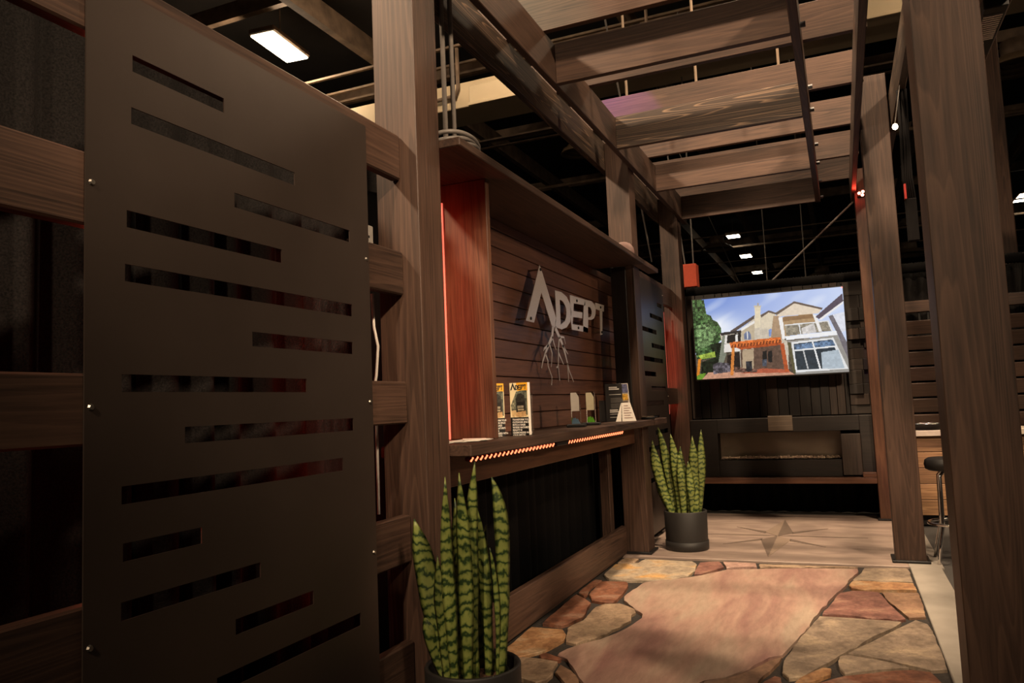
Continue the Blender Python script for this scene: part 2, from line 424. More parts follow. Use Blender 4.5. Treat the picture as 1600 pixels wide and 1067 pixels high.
SM = {
 'ochre': stone_mat('ochre_flagstone', (.17, .075, .035), (.33, .18, .085), (.40, .29, .18), 6),
 'rust': stone_mat('rust_flagstone', (.085, .036, .024), (.20, .080, .044), (.27, .165, .115), 6),
 'tan': stone_mat('tan_flagstone', (.17, .115, .078), (.30, .21, .14), (.38, .28, .19), 6),
 'greyochre': stone_mat('grey_ochre_flagstone', (.22, .17, .13), (.36, .29, .21), (.52, .28, .08), 4),
 'plum': stone_mat('plum_flagstone', (.10, .045, .036), (.21, .098, .076), (.31, .175, .125), 6),
 'mauve': stone_mat('mauve_flagstone', (.25, .15, .12), (.36, .23, .19), (.42, .28, .23), 5),
 'brown': stone_mat('brown_flagstone', (.14, .08, .05), (.23, .135, .085), (.34, .22, .13), 5),
 'grey': stone_mat('grey_flagstone', (.12, .088, .064), (.23, .175, .128), (.34, .26, .175), 5),
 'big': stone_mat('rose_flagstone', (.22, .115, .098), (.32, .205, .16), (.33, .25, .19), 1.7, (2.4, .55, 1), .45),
}
rs = random.Random(3)
def roughen(poly, step=.055, amp=.006):
    out = []
    n = len(poly)
    for i in range(n):
        a = Vector(poly[i]); b_ = Vector(poly[(i + 1) % n]); L = (b_ - a).length
        k = max(1, int(L / step)); nm = Vector((-(b_ - a).y, (b_ - a).x)).normalized() if L > 0 else Vector((0, 0))
        for j in range(k):
            p = a.lerp(b_, j / k)
            if j: p = p + nm * rs.uniform(-amp, amp)
            out.append((p.x, p.y))
    return out
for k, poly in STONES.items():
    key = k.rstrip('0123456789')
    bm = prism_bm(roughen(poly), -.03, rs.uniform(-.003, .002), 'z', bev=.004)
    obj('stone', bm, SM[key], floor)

# concrete slab with compass rose
def slab_mat():
    m, nt, b = newmat('stamped_concrete')
    N = nt.nodes.new; L = nt.links.new
    tc = N('ShaderNodeTexCoord'); mp = N('ShaderNodeMapping'); mp.inputs['Scale'].default_value = (.9, 3.2, 1); L(tc.outputs['Object'], mp.inputs['Vector'])
    n1 = N('ShaderNodeTexNoise'); n1.inputs['Scale'].default_value = 2.6; n1.inputs['Detail'].default_value = 5; n1.inputs['Distortion'].default_value = 1.2
    L(mp.outputs[0], n1.inputs['Vector'])
    r = N('ShaderNodeValToRGB'); e = r.color_ramp.elements
    e[0].position = .3; e[0].color = (.20, .145, .125, 1); e[1].position = .62; e[1].color = (.33, .25, .205, 1)
    L(n1.outputs['Fac'], r.inputs[0]); L(r.outputs[0], b.inputs['Base Color']); b.inputs['Roughness'].default_value = .5
    return m
slab = box('concrete_slab', -1.76, .34, 6.195, 8.62, -.05, .0, slab_mat(), floor, .003)
box('slab_edge', .34, .56, 6.195, 8.62, -.05, .0, M_BORDER, floor, .003)
M_CDK = simple('dark_compass_stain', (.13, .095, .075), .55, nscale=20, noise=.15)
M_CLT = simple('light_compass_stain', (.23, .17, .13), .55, nscale=20, noise=.12)
cx, cy, q = -.63, 7.3, .125
def cpiece(pts, mat): obj('compass_point', prism_bm([(cx + a, cy + b_) for a, b_ in pts], -.004, .0025, 'z'), mat, slab)
cpiece([(0, 0), (0, .95), (q, .17)], M_CDK); cpiece([(0, 0), (-q, .19), (0, .95)], M_CLT)
cpiece([(0, 0), (0, -.95), (-q, -.19)], M_CDK); cpiece([(0, 0), (q, -.17), (0, -.95)], M_CLT)
cpiece([(0, 0), (.735, 0.01), (q, .045)], M_CDK); cpiece([(0, 0), (-.69, 0), (-q, .045)], M_CDK)
for sx, sy in ((-1, 1), (1, 1), (-1, -1), (1, -1)):
    cpiece([(sx * .115, sy * .13), (sx * .41, sy * .46), (sx * .115, sy * .23)], M_CDK)

# ------------------------------------------------------------------ ceiling of the hall
ceil = box('ceiling', -30, 22, -12, 62, 9.2, 9.3, M_DECK, None, 0); tag(ceil, kind='structure')
for i, x in enumerate((-14, -10.6, -7.6, -5.2, -3.0, -.6, 2.2, 5, 8)):
    box('joist', x - .07, x + .07, -8, 60, 7.75, 8.15, M_DARKSTEEL, ceil, 0)
for i, y in enumerate((6, 10, 14, 18, 23, 29, 36, 44)):
    box('girder', -20, 16, y - .06, y + .06, 8.2, 8.5, M_DARKSTEEL, ceil, 0)
for y in (13.2, 20.5, 33):
    obj('sprinkler_pipe', tube_bm([(-20, y, 7.55), (16, y, 7.55)], .05, 8), M_DARKSTEEL, ceil, smooth=True)
for y in (11.46, 12.1, 12.5, 14.0, 16.0, 16.1, 16.5, 30.2, 36.3, 40.5):
    box('channel', -20, 16, y - .03, y + .03, 7.50, 7.54, M_DARKSTEEL, ceil, 0)
wb = box('wall_back', -30, 22, 61.8, 62, 0, 9.2, M_DECK, None, 0); tag(wb, kind='structure')
wl = box('wall_left', -30.2, -30, -12, 62, 0, 9.2, M_DECK, None, 0); tag(wl, kind='structure')
hf = box('floor', -30, 22, 9.2, 61.8, -.1, -.062, M_CARPET, None, 0); tag(hf, kind='structure')
hf2 = box('floor', -30, -2.6, -12, 9.2, -.1, -.062, M_CARPET, None, 0); tag(hf2, kind='structure')

M_BOLT = simple('grey_bolt_steel', (.05, .05, .055), .6, metal=0)
# ------------------------------------------------------------------ pergola
perg = empty('pergola', (-.6, 5.5, 0), 'dark-stained timber pergola with square posts, side beams and overhead rafters', 'pergola')
LX0, LX1, RX0, RX1 = -1.75, -1.55, .265, .465
def post(x0, x1, y0, z1, z0=0., mat=W[2]): return box('post', x0, x1, y0, y0 + .2, z0, z1, mat, perg, .003)
P1 = post(LX0, LX1, 2.70, 3.49)
P2 = post(LX0, LX1, 6.29, 3.49)
P3 = post(LX0, LX1, 8.39, 3.49)
R1 = post(.285, .478, 2.70, 3.55)
R2 = post(RX0, RX1, 6.33, 3.66)
R3 = post(.245, .43, 8.33, 3.49, mat=WR[2])
for (x0, x1, y0) in ((LX0, LX1, 6.29), (RX0, RX1, 6.33), (.245, .43, 8.33), (.285, .478, 2.70), (LX0, LX1, 2.70)):
    bm = cube_bm(x0 - .025, x1 + .025, y0 - .03, y0 + .23, 0.001, .018, .003)
    for ax in (x0 - .012, x1 + .012): lathe_bm([(0, .02), (.008, .02), (.008, .004)], ax, y0 - .015, .008, 6, bm)
    obj('base_plate', bm, M_BLACK, perg)
ZB, ZT = 3.245, 3.505
box('beam', -1.80, -1.752, 2.2, 8.75, ZB, ZT, WG[1], perg)          # outer left
box('beam', -1.548, -1.505, 2.2, 8.75, ZB, ZT, W[1], perg)          # inner left
box('beam', .218, .262, 2.2, 8.75, ZB, ZT, W[1], perg)              # inner right
box('beam', .48, .525, 2.2, 8.75, ZB, ZT, WG[1], perg)              # outer right
rim = box('beam', -.125, -.075, 2.0, 8.52, ZB, ZT, W[1], perg)      # hanging rim
for y in (4.39, 5.78, 7.18, 8.47):
    box('cross_board', -1.504, -.126, y, y + .045, ZB + .003, ZT, WG[0] if y in (5.78,) else W[0], perg, .0015)
    for z in (3.29, 3.46):
        bm = tube_bm([(-.074, y + .022, z), (-.045, y + .022, z)], .016, 6)
        obj('bolt', bm, M_BOLT, rim)
for y in (4.2, 5.10, 5.98, 6.92, 7.85, 8.70):
    box('rafter', -1.95, .30, y, y + .045, ZT, 3.745, W[0], perg, .0015)
# neighbouring beam beyond the right row
nb = empty('neighbour_beam', (.86, 4.1, 3.2), 'thick dark beam at top right carrying a slatted grey heater', 'beam')
box('beam_body', .79, .93, 2.6, 5.30, 3.2, 3.42, W[1], nb)
ht = empty('patio_heater', (.845, 4.62, 3.15), 'black heater with grey ribbed grille under the top right beam', 'heater')
box('housing', .79, .90, 4.38, 5.0, 3.145, 3.20, M_BLACK, ht)
for i in range(12):
    yy = 4.46 + i * .026
    box('grille_bar', .80, .885, yy, yy + .011, 3.136, 3.146, M_STEEL, ht, 0)
box('switch', .815, .85, 4.80, 4.83, 3.135, 3.146, M_STEEL, ht, .002)

# ------------------------------------------------------------------ rail fence and slotted screens on the left
fence = empty('rail_fence', (-1.66, 1.2, 0), 'wide dark horizontal fence rails behind the large slotted screen', 'fence')
box('rail', -1.675, -1.63, -.6, 2.698, 2.21, 2.40, W[1], fence, .006)
for (z0, z1) in ((1.725, 1.905), (1.20, 1.37), (.65, .835), (.14, .345)):
    box('rail', -1.675, -1.63, -.6, 1.30, z0, z1, W[1], fence, .006)
    box('rail', -1.675, -1.63, 2.36, 2.698, z0, z1, W[1], fence, .006)
fp = box('post', -1.87, -1.69, -.1, .1, 0, 2.5, W[2], fence, .008)

def screen(name, x, y0, y1, z0, z1, slots, sh, label, parent_loc, screws):
    root = empty(name, parent_loc, label, 'screen')
    ys = sorted({y0, y1, *[a for s in slots for a in s[:2]]}); zs = sorted({z0, z1, *[s[2] for s in slots], *[s[2] - sh for s in slots]})
    bm = bmesh.new(); t = .004; vv = {}
    def V(d, i, j):
        k = (d, i, j)
        if k not in vv: vv[k] = bm.verts.new((x if d else x - t, ys[i], zs[j]))
        return vv[k]
    def solid(i, j):
        if i < 0 or j < 0 or i >= len(ys) - 1 or j >= len(zs) - 1: return False
        yc, zc = (ys[i] + ys[i + 1]) / 2, (zs[j] + zs[j + 1]) / 2
        return not any(a < yc < b_ and s - sh < zc < s for a, b_, s in slots)
    for i in range(len(ys) - 1):
        for j in range(len(zs) - 1):
            if not solid(i, j): continue
            for d in (0, 1): bm.faces.new((V(d, i, j), V(d, i + 1, j), V(d, i + 1, j + 1), V(d, i, j + 1)))
            for (di, dj, e0, e1) in ((-1, 0, (i, j), (i, j + 1)), (1, 0, (i + 1, j), (i + 1, j + 1)), (0, -1, (i, j), (i + 1, j)), (0, 1, (i, j + 1), (i + 1, j + 1))):
                if not solid(i + di, j + dj): bm.faces.new((V(0, *e0), V(0, *e1), V(1, *e1), V(1, *e0)))
    obj('slotted_sheet', bm, M_PANEL, root)
    for (y, z) in screws:
        bm = tube_bm([(x, y, z), (x + .005, y, z)], [.009, .006], 8)
        obj('screw', bm, M_SCREW, root)
    return root
S1 = [(1.377, 1.696, 2.196), (1.373, 2.011, 2.056), (1.734, 2.315, 1.920), (1.360, 1.941, 1.784), (1.355, 2.320, 1.646), (1.802, 2.318, 1.508),
      (1.346, 2.053, 1.370), (1.542, 2.311, 1.233), (1.346, 2.244, 1.097), (1.35, 1.598, .960), (1.345, 1.824, .822), (1.72, 2.068, .684), (1.648, 2.327, .547), (1.36, 1.9, .409), (1.6, 2.3, .271)]
screen('slotted_screen', -1.622, 1.245, 2.437, .05, 2.355, S1, .044, 'large near black metal screen with staggered slots on the left', (-1.62, 1.84, 0),
       [(1.262, 1.83), (1.262, 1.29), (1.262, .74), (2.42, 1.83), (2.42, 1.29), (2.42, .74), (1.262, .24), (2.42, .24)])
fence2 = empty('rail_fence', (-1.66, 7.4, 0), 'short rails behind the small slotted screen past the bar', 'fence')
for (z0, z1) in ((2.25, 2.46), (1.205, 1.375), (.14, .345)):
    box('rail', -1.70, -1.655, 6.492, 8.388, z0, z1, W[1], fence2, .006)
S2 = [(7.571, 7.785, 2.23), (7.233, 7.80, 2.092), (6.885, 7.479, 1.94), (7.237, 7.80, 1.802), (6.893, 7.695, 1.664), (6.884, 7.36, 1.525), (7.131, 7.761, 1.387), (6.818, 7.628, 1.25), (6.9, 7.4, 1.11), (7.2, 7.75, .97), (6.85, 7.5, .83), (7.1, 7.78, .69), (6.9, 7.3, .55)]
screen('slotted_screen', -1.648, 6.66, 7.87, .05, 2.40, S2, .044, 'small far metal screen with slots between bar and television wall', (-1.65, 7.26, 0), [(6.68, 1.29), (7.85, 1.29), (6.68, 2.33), (7.85, 2.33)])

# ------------------------------------------------------------------ drapes
drape('drape', (-2.15, -1.5), (-2.15, 3.45), 0.0, 2.58, M_CHARCLOTH, 'charcoal drape hanging behind the near rail fence and screen', seed=2, amp=.03)
drape('drape', (-2.0, 2.95), (-2.0, 6.25), 0.0, 2.3, M_BLACKCLOTH, 'black drape behind the bar below its shelf', seed=3, amp=.02)
drape('drape', (-2.0, 6.35), (-2.0, 8.6), 0.0, 2.4, M_BLACKCLOTH, 'black drape behind the small far slotted screen', seed=4, amp=.025)
drape('drape', (-2.0, 8.86), (.5, 8.86), 0.0, 2.43, M_BLACKCLOTH, 'black pleated drape closing the booth behind the television', seed=5, amp=.03)
drape('drape', (.5, 8.9), (3.6, 8.9), 0.0, 2.46, M_CHARCLOTH, 'dark drape behind the slatted back bar on the right', seed=6, amp=.03, pitch=.12)

def ruffle(x0, x1, y, z, r, label):
    n = int((x1 - x0) / .014); pts = []; rr = []
    for i in range(n + 1):
        pts.append((x0 + (x1 - x0) * i / n, y, z)); rr.append(r * (1 + (.09 if i % 2 else -.05) + rs.uniform(-.05, .05)))
    o = obj('gathered_drape_header', tube_bm(pts, rr, 10), M_BLACKCLOTH, smooth=True); tag(o, label, 'drape header')
    return o
ruffle(-1.545, .40, 8.70, 2.455, .05, 'gathered black drape header along the wall top above the television')
ruffle(.42, 3.6, 8.80, 2.50, .05, 'gathered black drape header on the right behind the posts')

# ------------------------------------------------------------------ bar wall with shelf
bar = empty('bar_display', (-1.7, 4.6, 0), 'dark wooden display bar with shelf, plank back and cornice', 'display bar')
box('shelf', -1.90, -1.452, 2.905, 6.260, 1.047, 1.098, W[1], bar, .005)
box('shelf_end', -1.545, -1.452, 6.261, 6.80, 1.047, 1.098, W[1], bar, .005)
box('cornice', -1.90, -1.452, 2.905, 6.260, 2.393, 2.432, W[1], bar, .004)
box('cornice_end', -1.545, -1.452, 6.261, 6.80, 2.393, 2.432, W[1], bar, .004)
box('side_panel', -1.90, -1.565, 3.40, 3.44, 1.099, 2.392, WR[2], bar, .003)
box('side_panel', -1.745, -1.617, 6.264, 6.2885, 1.099, 2.392, WD[2], bar, .003)
pw = box('plank_backing', -1.90, -1.892, 3.45, 6.80, 1.10, 2.392, WD[1], bar, 0)
for k in range(12):
    z0 = 1.1 + .112 * k
    z1 = min(z0 + .1065, 2.391)
    if z1 - z0 > .03: box('plank', -1.89, -1.872, 3.446, 6.800, z0, z1, PLK, bar, .003)
box('fascia', -1.66, -1.62, 2.95, 6.285, .905, 1.046, WR[1], bar)
box('kick_board', -1.775, -1.732, 2.905, 6.285, .0, .228, W[1], bar, .005)
box('leg', -1.90, -1.82, 2.95, 3.05, 0, 1.046, W[2], bar)
box('leg', -1.90, -1.82, 6.15, 6.25, 0, 1.046, W[2], bar)

# red rope lights under the shelf
def rope(y0, y1, label):
    r = empty('rope_light', (-1.5, (y0 + y1) / 2, 1.03), label, 'rope light', 'rope lights under the shelf')
    obj('tube', tube_bm([(-1.50, y0, 1.034), (-1.50, y1, 1.034)], .011, 8), simple('dark_red_tube', (.25, .02, .01), .3), r, smooth=True)
    bm = bmesh.new(); n = int((y1 - y0) / .047)
    for i in range(n):
        y = y0 + (i + .5) * (y1 - y0) / n
        tube_bm([(-1.490, y - .009, 1.023), (-1.488, y + .009, 1.037)], .0042, 5, bm)
    tag(obj('glowing_segments', bm, M_ORANGE_LED, r), kind='stuff')
rope(2.96, 4.02, 'glowing red rope light under the shelf at its near half')
rope(4.24, 5.46, 'glowing red rope light under the shelf at its far half')
box('cable_box', -1.52, -1.48, 4.03, 4.23, 1.02, 1.046, M_BLACK, bar)

def led(name, x0, x1, y0, y1, z0, z1, label, watts, lpos, lrot, lsize, mat=None):
    o = box(name, x0, x1, y0, y1, z0, z1, mat or M_RED_STRIP, None, .001); tag(o, label, 'light strip')
    if not watts: return o
    ld = bpy.data.lights.new('strip_light', 'AREA'); ld.shape = 'RECTANGLE'; ld.size, ld.size_y = lsize; ld.energy = watts; ld.color = (1, .07, .03)
    lo = bpy.data.objects.new('strip_light', ld); col.objects.link(lo); lo.location = lpos; lo.rotation_euler = lrot
    lo.parent = o; lo.matrix_parent_inverse = o.matrix_world.inverted(); lo.location = Vector(lpos) - Vector(o.location)
    return o
H = math.pi / 2
led('led_strip', -1.816, -1.808, 3.390, 3.399, 1.10, 2.30, 'red light strip glowing along the left edge of the red side panel', 1.3, (-1.80, 3.20, 1.7), (H, 0, -.25), (.03, 1.1))
led('led_strip', -1.83, -1.818, 2.67, 2.682, .3, 2.2, 'red light strip behind the near screen beside the first post', 3.2, (-1.86, 2.72, 1.2), (0, H, 0), (1.6, .03))
led('led_strip', -1.735, -1.722, 8.222, 8.236, 1.1, 2.2, 'red light strip hidden behind the small far screen', 1.1, (-1.70, 8.26, 1.65), (H, 0, 0), (.03, 1.0))
led('led_strip', -1.80, -1.788, 1.405, 1.417, .2, 2.25, 'red light strip standing behind the near edge of the large screen', 0, None, None, None, M_RED_LED)

# ------------------------------------------------------------------ metal sign
sign = empty('wall_sign', (-1.79, 5.2, 1.6), 'brushed steel letter sign with hanging roots on the plank wall', 'sign')
LA=[(4.699,2.179),(4.416,1.783),(4.554,1.782),(4.711,1.996),(4.877,1.789),(4.927,1.773),(4.98,1.843),(4.724,2.159)]
LDo=[(4.977,2.044),(5.107,2.048),(5.226,2.026),(5.289,1.982),(5.308,1.918),(5.275,1.85),(5.193,1.802),(5.082,1.778),(4.934,1.785),(4.975,1.847),(4.979,1.896),(4.979,1.949)]
LDh=[(5.067,1.989),(5.112,1.988),(5.145,1.979),(5.175,1.96),(5.194,1.94),(5.2,1.908),(5.19,1.875),(5.159,1.845),(5.063,1.81),(5.064,1.855),(5.066,1.904),(5.067,1.949)]
LE=[(5.294,2.049),(5.66,2.056),(5.652,2.009),(5.377,1.996),(5.36,1.937),(5.573,1.946),(5.56,1.9),(5.344,1.89),(5.324,1.836),(5.578,1.841),(5.697,1.835),(5.691,1.799),(5.301,1.794),(5.293,1.852)]
LPo=[(5.663,2.055),(5.823,2.061),(5.905,2.043),(5.93,2.009),(5.915,1.962),(5.868,1.927),(5.798,1.909),(5.712,1.903),(5.691,1.799),(5.568,1.798),(5.587,1.897),(5.617,2.002)]
LPh=[(5.726,2.007),(5.775,2.009),(5.806,1.997),(5.823,1.978),(5.812,1.955),(5.786,1.934),(5.751,1.925),(5.718,1.921),(5.716,1.928),(5.718,1.943),(5.719,1.968),(5.723,1.988)]
LT=[(5.925,2.06),(6.17,2.064),(6.165,2.01),(6.115,2.0105),(6.085,1.813),(6.025,1.803),(6.042,2.008),(5.923,2.009)]
ROOTS=[[(4.906,1.784),(4.877,1.713),(4.801,1.652),(4.734,1.594),(4.681,1.538),(4.652,1.491)],[(4.801,1.652),(4.715,1.622),(4.701,1.607)],[(4.877,1.713),(4.912,1.663),(4.945,1.626)],[(4.821,1.658),(4.862,1.6),(4.835,1.505)],[(4.734,1.59),(4.775,1.545),(4.771,1.512),(4.84,1.437),(4.826,1.382)],[(4.948,1.779),(5.022,1.722),(5.081,1.673),(5.125,1.613),(5.169,1.543),(5.202,1.489),(5.288,1.409)],[(5.022,1.722),(4.992,1.633),(4.975,1.51),(4.992,1.414)],[(5.035,1.723),(5.12,1.725),(5.148,1.677)],[(5.08,1.668),(5.192,1.607)],[(4.993,1.606),(5.087,1.531)],[(5.169,1.543),(5.176,1.48),(5.177,1.408)],[(4.975,1.514),(4.936,1.504)]]
XS0, XS1 = -1.794, -1.790
obj('letter', prism_bm(LA, XS0, XS1, 'x'), M_STEEL, sign)
obj('letter', ring_prism_bm(LDo, LDh, XS0, XS1), M_STEEL, sign)
obj('letter', prism_bm(LE, XS0, XS1, 'x'), M_STEEL, sign)
obj('letter', ring_prism_bm(LPo, LPh, XS0, XS1), M_STEEL, sign)
obj('letter', prism_bm(LT, XS0, XS1, 'x'), M_STEEL, sign)
def ribbon(bm, pts, w0, w1):
    n = len(pts); L = []; R = []
    for i, p in enumerate(pts):
        a = Vector(pts[max(0, i - 1)]); c = Vector(pts[min(n - 1, i + 1)]); t = (c - a).normalized(); nm = Vector((-t.y, t.x))
        w = w0 + (w1 - w0) * i / (n - 1); p = Vector(p)
        L.append(p + nm * w); R.append(p - nm * w)
    prism_bm([(p.x, p.y) for p in L + R[::-1]], XS0, XS1, 'x', bm)
bm = bmesh.new()
for i, r in enumerate(ROOTS): ribbon(bm, r, .020 if i in (0, 5) else .0095, .0035)
obj('roots', bm, M_STEEL, sign)
for (y, z) in ((4.706, 2.15), (4.496, 1.804), (5.446, 2.022), (5.453, 1.818), (6.061, 2.035), (6.06, 1.829)):
    o = obj('standoff', tube_bm([(-1.873, y, z), (-1.795, y, z)], .0055, 8), M_SCREW, sign)
    obj('bolt_head', tube_bm([(-1.790, y, z), (-1.784, y, z)], .011, 6), M_BLACK, o)

# ------------------------------------------------------------------ printed grids
def raster(w, h, bg, polys, warp, noise=0., seed=1):
    """colour array h x w x 3 (sRGB 0-255); polys are drawn in drawing units reached through warp(u, v), v from the top"""
    rng = np.random.default_rng(seed)
    u, v = np.meshgrid((np.arange(w) + .5) / w, (np.arange(h) + .5) / h)
    X, Y = warp(u, v)
    img = bg(u, v, X, Y).astype(float)
    for pts, c, nz in polys:
        inside = np.zeros(X.shape, bool); n = len(pts)
        for i in range(n):
            x0, y0 = pts[i]; x1, y1 = pts[(i + 1) % n]
            if y0 == y1: continue
            cond = ((y0 > Y) != (y1 > Y)) & (X < (x1 - x0) * (Y - y0) / (y1 - y0) + x0)
            inside ^= cond
        blk = np.kron(rng.random((X.shape[0] // 5 + 1, X.shape[1] // 5 + 1)), np.ones((5, 5)))[:X.shape[0], :X.shape[1]]
        k = 1 + nz * ((rng.random(X.shape) - .5) * 1.1 + (blk - .5) * 1.2)
        img[inside] = (np.array(c)[None] * k[inside][:, None])
    return np.clip(img, 0, 255)

def print_grid(name, img, corner, ux, vy, mat, parent):
    """flat grid of coloured cells; corner = top left (local to parent), ux / vy = width and downward vectors"""
    h, w = img.shape[:2]
    corner, ux, vy = np.array(corner), np.array(ux), np.array(vy)
    jj, ii = np.meshgrid(np.arange(w + 1) / w, np.arange(h + 1) / h)
    verts = corner + jj[..., None] * ux + ii[..., None] * vy
    verts = verts.reshape(-1, 3)
    a = (np.arange(h)[:, None] * (w + 1) + np.arange(w)[None]).ravel()
    faces = np.stack([a, a + w + 1, a + w + 2, a + 1], 1)
    me = bpy.data.meshes.new(name); me.from_pydata(verts.tolist(), [], faces.tolist())
    ca = me.color_attributes.new('print', 'FLOAT_COLOR', 'CORNER')
    c = img.reshape(-1, 3) / 255.; c = np.where(c <= .04045, c / 12.92, ((c + .055) / 1.055) ** 2.4)
    c4 = np.concatenate([c, np.ones((len(c), 1))], 1); c4 = np.repeat(c4, 4, 0)
    ca.data.foreach_set('color', c4.astype(np.float32).ravel())
    me.materials.append(mat); me.update()
    o = bpy.data.objects.new(name, me); link(o, parent)
    return o

# ------------------------------------------------------------------ television
TVX0, TVX1, TVZ0, TVZ1, TVY = -1.436, .069, 1.456, 2.318, 8.38
tv = empty('television', (-.683, TVY, TVZ0), 'large flat television showing a house with an orange pergola', 'television')
box('frame', TVX0 - .012, TVX1 + .012, TVY + .002, TVY + .05, TVZ0 - .014, TVZ1 + .012, M_BLACK, tv, .003)
box('wall_mount', -.95, -.42, TVY + .05, 8.60, 1.7, 2.1, M_BLACK, tv, .003)
def tvbg(u, v, X, Y):
    t = np.clip(u * 1.1 - .05, 0, 1)[..., None]; s = np.clip(v * 1.6, 0, 1)[..., None]
    a = np.array([104, 134, 208.]); b_ = np.array([196, 210, 242.]); c = np.array([214, 222, 242.])
    col_ = a * (1 - t) + b_ * t
    col_ = col_ * (1 - .55 * s) + c * .55 * s
    cl = np.sin(X * .013 + 2 * np.sin(Y * .02)) * np.sin(Y * .021 + X * .006) + .6 * np.sin(X * .035 + Y * .04)
    k = np.clip(cl * .5, 0, 1)[..., None] * .5
    puff = np.exp(-(((X - 330) / 150) ** 2 + ((Y - 430) / 90) ** 2))[..., None]
    k = np.clip(k + puff * .9, 0, 1)
    return col_ * (1 - k) + np.array([238, 242, 250.]) * k
